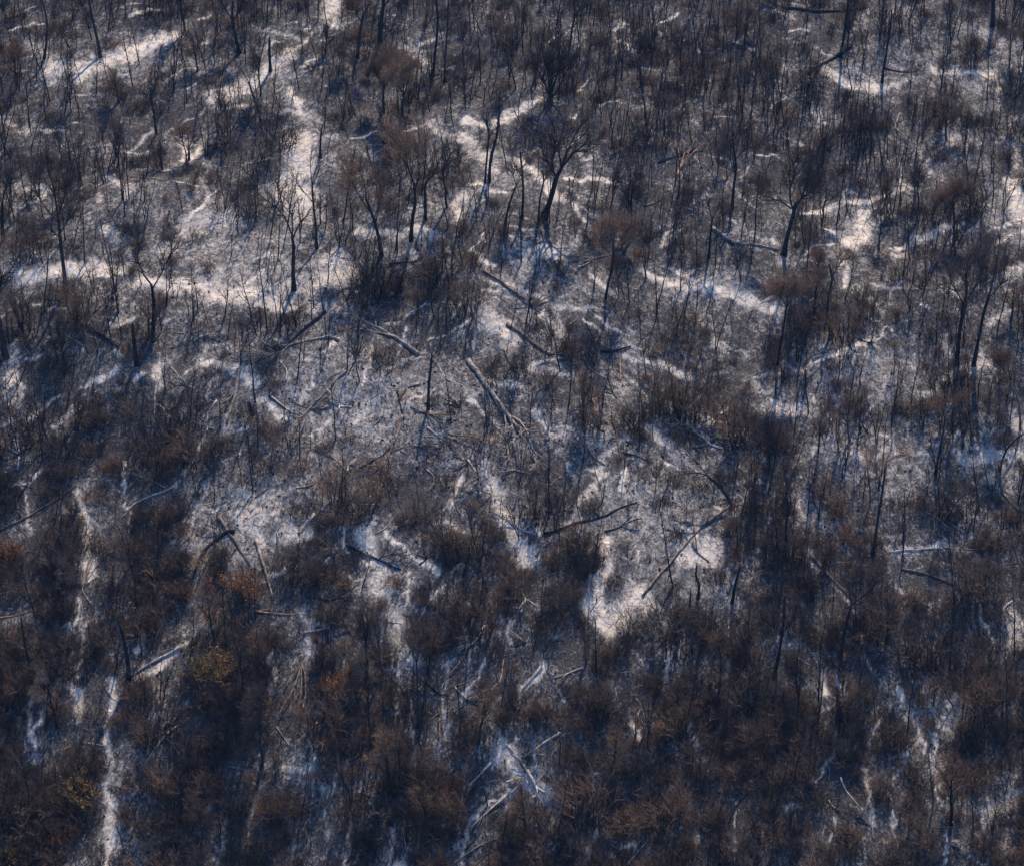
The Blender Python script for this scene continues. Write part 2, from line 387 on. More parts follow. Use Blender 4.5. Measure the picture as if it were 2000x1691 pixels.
def tubes(P, Rd, k):
    """Tapered tubes round N polylines of m points -> vertices, quads."""
    P = np.asarray(P, float); Rd = np.asarray(Rd, float)
    N, m, _ = P.shape
    T = np.gradient(P, axis=1)
    T /= np.linalg.norm(T, axis=2, keepdims=True) + 1e-9
    T0 = T.mean(axis=1); T0 /= np.linalg.norm(T0, axis=1, keepdims=True) + 1e-9
    ref = np.where((np.abs(T0[:, 2]) > 0.8)[:, None], np.array([1.0, 0.1, 0]), np.array([0, 0.1, 1.0]))[:, None, :]
    U = np.cross(np.broadcast_to(ref, T.shape), T); U /= np.linalg.norm(U, axis=2, keepdims=True) + 1e-9
    V = np.cross(T, U)
    an = np.arange(k) / k * 2 * math.pi
    ring = P[:, :, None, :] + Rd[:, :, None, None] * (U[:, :, None, :] * np.cos(an)[None, None, :, None] + V[:, :, None, :] * np.sin(an)[None, None, :, None])
    idx = np.arange(N * m * k).reshape(N, m, k)
    a = idx[:, :-1, :]; b = np.roll(idx, -1, axis=2)[:, :-1, :]
    c = np.roll(idx, -1, axis=2)[:, 1:, :]; d = idx[:, 1:, :]
    return ring.reshape(-1, 3), np.stack([a, b, c, d], axis=-1).reshape(-1, 4)

TONE = np.random.default_rng(5)
class Shape:
    """Collects tubes and leaves and becomes ONE mesh."""
    def __init__(self): self.v, self.q, self.c, self.t, self.n = [], [], [], [], 0
    def tube(self, P, Rd, k=3, cap=False):
        P = np.asarray(P, float); Rd = np.asarray(Rd, float)
        if P.ndim == 2: P, Rd = P[None], Rd[None]
        if not len(P): return self
        v, q = tubes(P, Rd, k)
        if cap:
            m = P.shape[1]
            for i in range(len(P)):
                o = self.n + i * m * k
                self.c.append([o + j for j in range(k)][::-1]); self.c.append([o + (m - 1) * k + j for j in range(k)])
        self.v.append(v); self.q.append(q + self.n); self.n += len(v)
        self.t.append(np.repeat(TONE.uniform(0, 1, len(P)), P.shape[1] * k))
        return self
    def leaves(self, rg, at, size):
        n = len(at)
        if not n: return self
        a = rg.normal(size=(n, 3)); a /= np.linalg.norm(a, axis=1, keepdims=True)
        b = np.cross(a, rg.normal(size=(n, 3))); b /= np.linalg.norm(b, axis=1, keepdims=True)
        s = size * rg.uniform(0.5, 1.3, n)[:, None]
        v = np.stack([at, at + a * s + b * s * .45, at + a * s * 1.9, at + a * s - b * s * .45], axis=1).reshape(-1, 3)
        self.v.append(v); self.q.append(np.arange(4 * n).reshape(n, 4) + self.n); self.n += 4 * n; self.t.append(np.repeat(TONE.uniform(0.2, 1, n), 4))
        return self
    def mesh(self, name, m):
        if not self.v: return None
        me = quad_mesh(name, np.concatenate(self.v), np.concatenate(self.q), self.c, (m,))
        me.attributes.new("tone", 'FLOAT', 'POINT').data.foreach_set("value", np.concatenate(self.t).astype(np.float32))
        return me

def resample(pts, m):
    pts = np.asarray(pts, float)
    if len(pts) > 2:                                                    # Catmull-Rom through the points
        e = np.vstack([2 * pts[0] - pts[1], pts, 2 * pts[-1] - pts[-2]])
        out = []
        for i in range(len(pts) - 1):
            p0, p1, p2, p3 = e[i:i + 4]
            for t in np.linspace(0, 1, 8, endpoint=False):
                out.append(0.5 * (2 * p1 + (p2 - p0) * t + (2 * p0 - 5 * p1 + 4 * p2 - p3) * t * t + (3 * p1 - p0 - 3 * p2 + p3) * t ** 3))
        pts = np.vstack(out + [pts[-1]])
    s = np.concatenate([[0], np.cumsum(np.linalg.norm(np.diff(pts, axis=0), axis=1))])
    t = np.linspace(0, s[-1], m)
    return np.stack([np.interp(t, s, pts[:, i]) for i in range(3)], axis=1)

def wobble(rg, P, amp):
    """Bend polylines (N,m,3) sideways with a smooth random curve that is zero at the root."""
    N, m, _ = P.shape
    w = np.cumsum(rg.normal(size=(N, m, 3)), axis=1); w -= w[:, :1]
    L = np.linalg.norm(P[:, -1] - P[:, 0], axis=1)[:, None, None]
    return P + w * amp * L / m ** 0.5

def spawn(rg, P, Rd, n, t0, t1, a0, a1, l0, l1, r, m=4, wob=0.05, up=0.15, taper=0.25, tipshort=0.4):
    """n branches growing out of polylines P: angle off the parent, length range, base radius at most r."""
    if n <= 0 or not len(P): return np.zeros((0, m, 3)), np.zeros((0, m))
    N, mp, _ = P.shape
    L = np.linalg.norm(np.diff(P, axis=1), axis=2).sum(axis=1)
    par = rg.choice(N, n, p=L / L.sum())
    t = rg.uniform(t0, t1, n)
    f = t * (mp - 1); i = np.minimum(f.astype(int), mp - 2); f = (f - i)[:, None]
    base = P[par, i] * (1 - f) + P[par, i + 1] * f
    T = P[par, i + 1] - P[par, i]; T /= np.linalg.norm(T, axis=1, keepdims=True) + 1e-9
    pr = Rd[par, i] * (1 - f[:, 0]) + Rd[par, i + 1] * f[:, 0]
    side = np.cross(T, rg.normal(size=(n, 3))); side /= np.linalg.norm(side, axis=1, keepdims=True) + 1e-9
    ang = rg.uniform(a0, a1, n)[:, None]
    d = T * np.cos(ang) + side * np.sin(ang)
    ln = rg.uniform(l0, l1, n) * (1 - tipshort * t)
    s = np.linspace(0, 1, m)
    bend = np.zeros((n, m, 3)); bend[:, :, 2] = (s ** 2)[None] * up * ln[:, None]
    Q = base[:, None] + d[:, None] * (s[None, :] * ln[:, None])[:, :, None] + bend
    Q = wobble(rg, Q, wob)
    rb = np.minimum(r * rg.uniform(0.7, 1.15, n), pr * 0.8 + 0.004)
    return Q, rb[:, None] * np.linspace(1, taper, m)[None]

def obj(name, me, parent=None, loc=None):
    o = bpy.data.objects.new(name, me)
    COL.objects.link(o)
    if parent is not None: o.parent = parent
    if loc is not None: o.location = loc
    return o

def thing(name, label, cat, loc, group=None):
    o = bpy.data.objects.new(name, None)
    o.empty_display_size = 0.3
    COL.objects.link(o)
    o.location = loc
    o["label"] = label; o["category"] = cat
    if group: o["group"] = group
    return o

def stuff(name, me, label, cat):
    o = obj(name, me); o["kind"] = "stuff"; o["label"] = label; o["category"] = cat
    return o

# ------------------------------------------------------------------ the hillside
def axis(lo, hi, step, far):
    a = list(np.arange(lo, hi + step / 2, step))
    s = step; x = a[-1]; up = []
    while x < far: s *= 1.25; x += s; up.append(x)
    s = step; x = a[0]; dn = []
    while x > -far: s *= 1.25; x -= s; dn.append(x)
    return np.array(dn[::-1] + a + up)

gx = axis(-108, 108, 0.34, 2600); gy = axis(-72, 140, 0.34, 2600)
X, Y = np.meshgrid(gx, gy)
xs, ys = X.ravel(), Y.ravel()
near = (np.abs(xs) < 112) & (ys > -76) & (ys < 145)
ash = np.zeros(len(xs)); ash[near] = ash_at(xs[near], ys[near])
zs = height(xs, ys) + 0.10 * fbm(xs / 0.9, ys / 0.9, 61, 2) * near
nx, ny = len(gx), len(gy)
idx = np.arange(nx * ny).reshape(ny, nx)
quads = np.stack([idx[:-1, :-1], idx[:-1, 1:], idx[1:, 1:], idx[1:, :-1]], axis=-1).reshape(-1, 4)
gme = quad_mesh("hillside", np.stack([xs, ys, zs], 1), quads, (), (ground_material(),))
gme.attributes.new("ash", 'FLOAT', 'POINT').data.foreach_set("value", ash.astype(np.float32))
hill = obj("hillside", gme); hill["kind"] = "structure"; hill["label"] = "burnt hillside of charred soil with pale ash patches"

# ------------------------------------------------------------------ standing burnt trees, one by one
# label, base, trunk, base radius (photo px), limbs, twigs, bark, twig stuff, spread of the twigs
TREES = [
 ("massive burnt tree leaning right under a wide open crown",[(1062,428),(1076,390),(1086,355),(1096,335)],8,[[(1086,355),(1078,320),(1082,285),(1079,250),(1070,228)],[(1096,335),(1090,300),(1100,262),(1108,240)],[(1096,335),(1118,310),(1135,298),(1160,287)],[(1096,335),(1112,295),(1130,262),(1150,240)],[(1082,345),(1060,305),(1050,270)]],2600,'char','twig'),
 ("broad vase-shaped burnt tree splitting at the ground into a fan",[(1074,200),(1075,190),(1076,180)],8,[[(1074,190),(1060,150),(1035,108)],[(1075,185),(1068,140),(1055,92)],[(1076,180),(1078,140),(1080,85)],[(1077,185),(1088,145),(1100,92)],[(1078,192),(1098,160),(1120,112)]],3200,'char','twig'),
 ("tall bare burnt tree whose main limb arches far left over white ash",[(574,566),(574,530),(577,490),(575,465)],6,[[(575,465),(560,420),(535,395),(512,372),(500,345)],[(512,372),(495,350),(482,340)],[(575,470),(590,440),(605,425),(617,405)],[(575,465),(577,430),(572,400),(580,370)],[(560,420),(555,390),(545,360)]],900,'char','twig'),
 ("slim many-armed burnt tree against the largest white ash patch",[(619,486),(617,440),(613,400),(612,360)],3.5,[[(613,400),(590,370),(570,330)],[(612,360),(610,330),(617,300)],[(615,420),(630,395),(640,370)],[(612,370),(625,345),(632,315)]],450,'char','twig'),
 ("straight dark burnt tree with a tall brush-like crown by the long ash strip",[(130,570),(126,510),(125,460),(123,420)],5.5,[[(123,440),(105,410),(90,370),(80,320)],[(123,420),(120,380),(115,330),(118,290)],[(123,430),(140,395),(150,350),(160,310)],[(125,460),(145,435),(165,400)],[(126,470),(108,450),(95,440)]],2300,'char','twig'),
 ("bow-limbed forked burnt tree with one long limb bending right above pale ash",[(298,666),(302,620),(303,585),(300,562)],5.5,[[(300,562),(288,540),(282,510),(287,480)],[(302,570),(318,545),(335,515),(360,492),(376,486)],[(335,515),(345,495),(340,470)],[(288,540),(270,520),(262,500)]],900,'char','twig'),
 ("brown-crowned burnt tree with a thick upright bole beside a split log",[(803,470),(806,430),(812,400),(810,365)],5.5,[[(810,365),(800,335),(797,310),(785,290)],[(811,380),(822,345),(818,310),(824,270)],[(800,335),(780,310),(770,280)]],2200,'char','dryt'),
 ("elbow-limbed burnt tree sending a bent limb to the upper right",[(831,430),(831,395),(832,365),(845,350)],4.5,[[(845,350),(870,330),(890,312),(915,308)],[(838,358),(858,330),(870,300),(885,280)],[(870,330),(880,310),(875,290)]],900,'char','twig'),
 ("left-tilting burnt tree with a feathery brown crown",[(746,500),(738,455),(727,420),(718,395)],5,[[(727,420),(700,385),(685,350),(670,320)],[(718,395),(715,360),(705,330)],[(735,440),(745,400),(750,350)]],2200,'char','dryt'),
 ("wavy-stemmed burnt tree with a limb hooking right",[(1430,408),(1432,370),(1436,330),(1430,300),(1428,280)],4,[[(1436,315),(1455,295),(1475,290)],[(1428,285),(1440,265),(1460,255)],[(1430,300),(1415,280),(1400,265)],[(1432,340),(1420,315),(1390,305)]],1300,'char','twig'),
 ("thick burnt tree forking low beside a small white ash cone",[(1531,497),(1536,460),(1545,420),(1547,400)],7,[[(1547,400),(1570,385),(1590,372)],[(1545,415),(1560,380),(1565,340),(1570,310)],[(1545,415),(1535,380),(1540,340),(1530,310)],[(1540,410),(1515,395),(1495,400)]],1800,'char','twig'),
 ("short Y-shaped burnt tree above a grey log",[(1384,505),(1386,460),(1388,430)],4,[[(1388,430),(1378,400),(1375,385)],[(1388,430),(1400,405),(1405,390)]],500,'char','twig'),
 ("stout burnt tree with upswept arms near the right edge",[(1868,712),(1868,660),(1870,620),(1868,592)],6,[[(1868,592),(1855,570),(1840,550),(1835,520)],[(1868,592),(1885,570),(1898,540),(1900,500)],[(1870,600),(1872,560),(1865,520),(1880,480)],[(1855,570),(1830,560)]],1500,'char','twig'),
 ("long burnt trunk bending right beside the stout upswept tree",[(1901,714),(1908,660),(1915,610),(1925,570)],5.5,[[(1925,570),(1935,530),(1930,490)],[(1920,590),(1945,560),(1955,520)]],1200,'char','twig'),
 ("kinked burnt tree rising out of brown scrub above a pale broken branch",[(1623,656),(1615,620),(1614,580),(1620,550),(1612,520)],4,[[(1614,580),(1600,560),(1592,540)],[(1618,545),(1632,525),(1640,510)]],1000,'char','dryt'),
 ("brown lollipop-crowned burnt tree at the end of the long ash track",[(1518,712),(1524,660),(1528,620),(1530,600)],3.5,[[(1530,600),(1515,580),(1505,570)],[(1530,600),(1545,575),(1555,565)],[(1530,600),(1530,570),(1528,555)]],2600,'char','dryt'),
 ("solitary broken burnt bole casting a long straight shadow downhill",[(836,800),(838,760),(842,720),(845,698)],4.4,[[(843,705),(855,695),(862,680)],[(845,700),(840,685),(838,672)]],160,'char','twig'),
 ("heavy burnt trunk cut by the left edge",[(12,700),(4,640),(-2,590),(-4,540)],7,[[(-2,590),(15,560),(22,530)]],900,'char','twig'),
 ("branchless thick burnt bole beside a dark cut log",[(268,712),(265,680),(262,640)],6,[],0,'char','twig'),
 ("lone black stub standing on the streaked ash bank",[(528,140),(527,110),(528,84)],4.5,[],0,'char','twig'),
 ("slender burnt tree leaning left over the ash ledge",[(196,112),(190,70),(184,30),(180,-20)],4,[[(187,50),(170,25),(165,0)]],400,'char','twig'),
 ("spindly burnt tree at the left end of the ash ledge",[(86,115),(94,80),(96,45),(90,10)],3.5,[[(96,60),(110,35),(115,15)]],300,'char','twig'),
 ("bushy dark burnt tree above the blue-shaded ash bank",[(468,105),(460,70),(456,40),(458,10)],5,[[(458,45),(440,20),(435,0)],[(456,50),(475,20),(480,-10)]],1500,'char','twig'),
 ("left-hand tall burnt tree of a close straight pair",[(843,165),(850,110),(856,50),(852,-10)],3.5,[[(853,80),(842,50),(838,20)]],250,'char','twig'),
 ("right-hand tall burnt tree of a close straight pair",[(868,162),(872,110),(876,60),(880,0)],3,[[(875,70),(895,40),(905,20)],[(876,50),(868,25),(865,0)]],350,'char','twig'),
 ("leaning burnt tree with brown twigs at the top edge",[(698,112),(705,70),(714,30)],4.5,[[(710,50),(695,20),(690,0)],[(714,30),(730,5),(735,-15)]],1800,'char','dryt'),
 ("thick dark burnt trunk running out of the top edge",[(742,84),(745,50),(752,10),(750,-30)],6,[[(750,20),(765,0),(772,-20)]],900,'char','twig'),
 ("crooked burnt pole tree zigzagging upward from the ash ridge",[(955,356),(958,310),(970,270),(974,235),(976,200)],4,[[(970,270),(950,250),(955,225)],[(974,235),(990,215)]],300,'char','twig'),
 ("thin burnt pole tree standing close left of the crooked one",[(947,358),(951,310),(955,270),(950,240)],3,[[(953,285),(962,262)]],120,'char','twig'),
 ("small forked burnt tree left of the massive leaning tree",[(986,440),(995,400),(1008,365)],3.5,[[(1008,365),(1000,345),(990,335)],[(1008,365),(1022,350),(1030,345)]],500,'char','twig'),
 ("upright burnt tree directly left of the massive leaning tree",[(1019,428),(1021,380),(1019,340),(1015,305)],3.5,[[(1020,350),(1005,330),(1000,315)],[(1019,335),(1032,318)]],400,'char','twig'),
 ("slight burnt tree touching the massive leaning bole",[(1051,434),(1055,390),(1062,355),(1058,335)],3,[[(1060,360),(1072,345)]],220,'char','twig'),
 ("brown-topped burnt tree above the scattered logs",[(1182,583),(1190,545),(1196,510),(1196,486)],3.5,[[(1196,510),(1180,485),(1170,450)],[(1196,500),(1215,475),(1225,450)],[(1196,486),(1198,460),(1195,440)]],2600,'char','dryt'),
 ("right-hand round-crowned burnt tree of a brown pair",[(781,256),(786,220),(790,190)],4.5,[[(790,190),(775,165),(765,140)],[(790,190),(800,160),(805,130)],[(788,200),(790,160),(785,130)]],2500,'char','dryt'),
 ("left-hand round-crowned burnt tree of a brown pair",[(749,221),(749,190),(752,175)],4,[[(752,175),(735,150),(728,120)],[(752,175),(765,145),(770,115)],[(752,175),(750,140),(748,105)]],2500,'char','dryt'),
 ("straight burnt tree at the butt of a dark fallen trunk near the top edge",[(1641,112),(1645,70),(1648,20),(1650,-20)],4,[[(1647,40),(1660,15),(1668,0)]],350,'char','twig'),
 ("blurred dark burnt tree over a round ash hollow",[(1722,162),(1728,110),(1734,60),(1735,30)],3.5,[[(1731,80),(1718,50),(1712,30)],[(1734,60),(1748,40)]],600,'char','twig'),
 ("burnt trunk at the top edge throwing its shadow onto bare ash",[(1939,50),(1937,10),(1935,-40)],6,[],200,'char','twig'),
 ("low-crowned burnt tree with a wide brown top on a slim stem",[(1864,467),(1860,430),(1857,405)],4,[[(1857,405),(1840,390),(1825,385)],[(1857,405),(1870,385),(1890,380)],[(1858,410),(1858,385),(1862,370)]],3200,'char','dryt'),
 ("big gnarled burnt tree with a crook at mid height in the dark lower slope",[(1641,1308),(1642,1270),(1648,1220),(1656,1180)],5.5,[[(1656,1180),(1675,1160),(1694,1142),(1700,1110)],[(1650,1200),(1640,1185),(1665,1172)],[(1656,1180),(1650,1150),(1640,1120)]],1200,'char','twig'),
 ("dark burnt tree with side arms left of the gnarled crooked tree",[(1512,1325),(1520,1270),(1524,1240),(1526,1200),(1527,1160)],5,[[(1524,1240),(1500,1215),(1480,1195)],[(1524,1235),(1545,1210),(1552,1190)]],900,'char','twig'),
 ("bent black snag in the middle of a speckled ash slope",[(1364,1166),(1364,1140),(1357,1120),(1358,1102)],4,[],0,'char','twig'),
 ("straight black snag leaning right on the speckled ash slope",[(1430,1176),(1435,1140),(1442,1108)],4.5,[],0,'char','twig'),
 ("shortest black snag on the speckled ash slope",[(1347,1182),(1348,1156)],3,[],0,'char','twig'),
 ("curved pale-barked dead tree at the right edge",[(1993,838),(1988,800),(1978,770),(1962,745)],3.2,[[(1962,745),(1950,720),(1940,705)]],1500,'brownlog','dryt'),
 ("thick black snag topped with ash above the pale slanting log",[(250,1330),(252,1290),(246,1240),(240,1215)],6,[],0,'char','twig'),
 ("half-toppled burnt tree leaning left over speckled ash",[(1432,992),(1420,970),(1400,945),(1385,935)],5.5,[[(1385,935),(1355,905),(1333,888)],[(1400,945),(1370,925),(1330,922),(1308,928)],[(1415,965),(1398,930),(1393,920)]],400,'char','twig'),
 ("small burnt tree whose top hooks to the right",[(625,308),(628,275),(630,255)],3.5,[[(630,255),(638,240),(660,236)],[(630,262),(615,250)]],300,'char','twig'),
 ("fan-branched small burnt tree beside a bright ash wedge",[(369,313),(370,300),(370,288)],3.5,[[(369,295),(360,275),(353,265)],[(370,288),(368,265),(365,250)],[(370,290),(380,270),(384,255)],[(370,295),(388,275),(394,262)]],700,'char','twig'),
 ("leaning small burnt tree below the streaked ash bank",[(504,216),(495,185),(490,165)],3.5,[[(490,165),(475,140),(465,125)],[(490,170),(495,140),(500,125)],[(495,185),(515,165)]],350,'char','twig'),
 ("thin upright burnt tree with brushy twigs below the ash gully",[(817,1420),(817,1340),(816,1280)],3,[[(816,1290),(805,1260),(800,1245)],[(816,1285),(825,1255),(832,1240)]],700,'char','twig'),
 ("bushy burnt tree by the left edge above the long ash strip",[(7,470),(9,430),(12,400)],5,[[(12,400),(0,370),(-8,350)],[(12,400),(20,365),(28,345)]],1600,'char','twig'),
 ("massive shadowed trunk among brown crowns on the right",[(1705,1085),(1710,1020),(1718,960),(1722,908)],4,[[(1722,908),(1740,895),(1755,885)],[(1718,960),(1705,930),(1698,905)]],900,'char','dryt'),
 ("knot-topped burnt tree over the right-hand thicket",[(1826,925),(1833,870),(1839,812)],3.5,[[(1839,812),(1850,795),(1862,785)],[(1839,820),(1828,800)]],900,'char','dryt'),
 ("S-bent burnt tree leaning to the right edge",[(1952,920),(1960,880),(1985,850),(2003,838)],3,[[(1960,880),(1958,850),(1965,830)]],250,'char','twig'),
 ("knee-high black stump casting a shadow longer than itself",[(494,808),(490,798),(487,788)],6.5,[],0,'char','twig'),
 ("great dark trunk at the lower left edge",[(15,1330),(8,1290),(0,1240)],8,[],300,'char','twig'),
 ("slim dark trunk beside an ash pocket at lower left",[(62,1330),(58,1290),(52,1240),(50,1205)],3.5,[[(54,1250),(66,1225)]],300,'char','twig'),
]
SEED = [100]
def new_rng():
    SEED[0] += 1
    return np.random.default_rng(SEED[0])

LOGPTS = []
LAND = []        # (pixel x, pixel y, short phrase) of the things one can find by eye
def build_tree(label, trunk, rpx, limbs, ntw, bark, tw):
    rg = new_rng()
    base = ground_at([trunk[0][0]], [trunk[0][1]])[0]
    d = to_pixel(base)[2]; u = d * TH / 1000
    def W(p, dy=0.0):
        return np.array([(p[0] - trunk[0][0]) * u, dy, (trunk[0][1] - p[1]) * u / math.cos(PITCH)])
    Hh = (trunk[0][1] - min([p[1] for p in trunk] + [q[1] for l in limbs for q in l])) * u
    lean = rg.uniform(-0.12, 0.12)
    T = resample([W(p, lean * (trunk[0][1] - p[1]) * u) for p in trunk], 10)
    T[0, 2] -= 0.6
    T = wobble(rg, T[None], 0.006)[0]
    r0 = rpx * u * .74
    end = 0.62 if limbs else 0.70
    rad = r0 * np.linspace(1, end, 10); rad[0] *= 1.5; rad[1] *= 1.12
    rad *= rg.uniform(0.92, 1.08, 10)
    nm = "burnt_tree" if (limbs or ntw) else ("charred_stump" if Hh < 6 else "charred_snag")
    root = thing(nm, label, "tree" if nm == "burnt_tree" else ("stump" if nm == "charred_stump" else "snag"), base)
    s = Shape().tube(T, rad, 8, True)
    if not limbs:                                                       # a splintered top
        for k in range(5):
            a = rg.uniform(0, 6.28); o_ = np.array([math.cos(a), math.sin(a), 0]) * rad[-1] * 0.55
            s.tube(np.stack([T[-1] + o_ - [0, 0, .2], T[-1] + o_ * 1.1 + [0, 0, rg.uniform(.2, 1.0)]]), np.array([rad[-1] * .4, .01]), 4)
    obj("trunk", s.mesh("trunk", M[bark]), root)
    LP, LR = [], []
    for l in limbs:
        a0 = (trunk[0][1] - l[0][1]) * u * lean
        sp = rg.uniform(-0.55, 0.55)
        P = [W(p, a0 + sp * math.hypot(p[0] - l[0][0], p[1] - l[0][1]) * u) for p in l]
        P = wobble(rg, resample(P, 8)[None], 0.012)[0]
        rr = r0 * end * rg.uniform(0.55, 0.78) * np.linspace(1, 0.22, 8)
        obj("limb", Shape().tube(P, rr, 6).mesh("limb", M[bark]), root)
        LP.append(P); LR.append(rr)
    if not LP and ntw:
        LP, LR = [resample(T[4:], 8)], [rad[4] * np.linspace(1, 0.6, 8)]
    if ntw:
        LP, LR = np.array(LP), np.array(LR)
        sh = Shape()
        nb = int(6 * len(LP) + ntw ** 0.5 * 0.9)
        s_ = Hh / 14.0
        B, BR = spawn(rg, LP, LR, nb, 0.25, 1.0, R(18), R(58), 1.6 * s_, 4.4 * s_, r0 * 0.24, 6, 0.05, 0.12)
        C, CR = spawn(rg, B, BR, int(ntw * 0.22), 0.2, 1.0, R(20), R(60), 0.9 * s_, 2.4 * s_, r0 * 0.11, 4, 0.06, 0.10)
        D, DR = spawn(rg, np.concatenate([C]), CR, int(ntw * 0.9), 0.1, 1.0, R(15), R(65), 0.5, 1.5, 0.024, 3, 0.06, 0.08)
        sh.tube(B, BR, 4).tube(C, CR, 3).tube(D, DR, 3)
        if tw == 'dryt':
            E, ER = spawn(rg, D, DR, int(ntw * 1.2), 0.2, 1.0, R(20), R(80), 0.3, 0.9, 0.016, 3, 0.08, 0.05)
            sh.tube(E, ER, 3)
        obj("crown", sh.mesh("crown", M[tw]), root)
    mx = np.mean([p[0] for p in trunk]); my = np.mean([p[1] for p in trunk])
    LAND.append((mx, my, label))
    return root

for t in TREES:
    build_tree(*t)

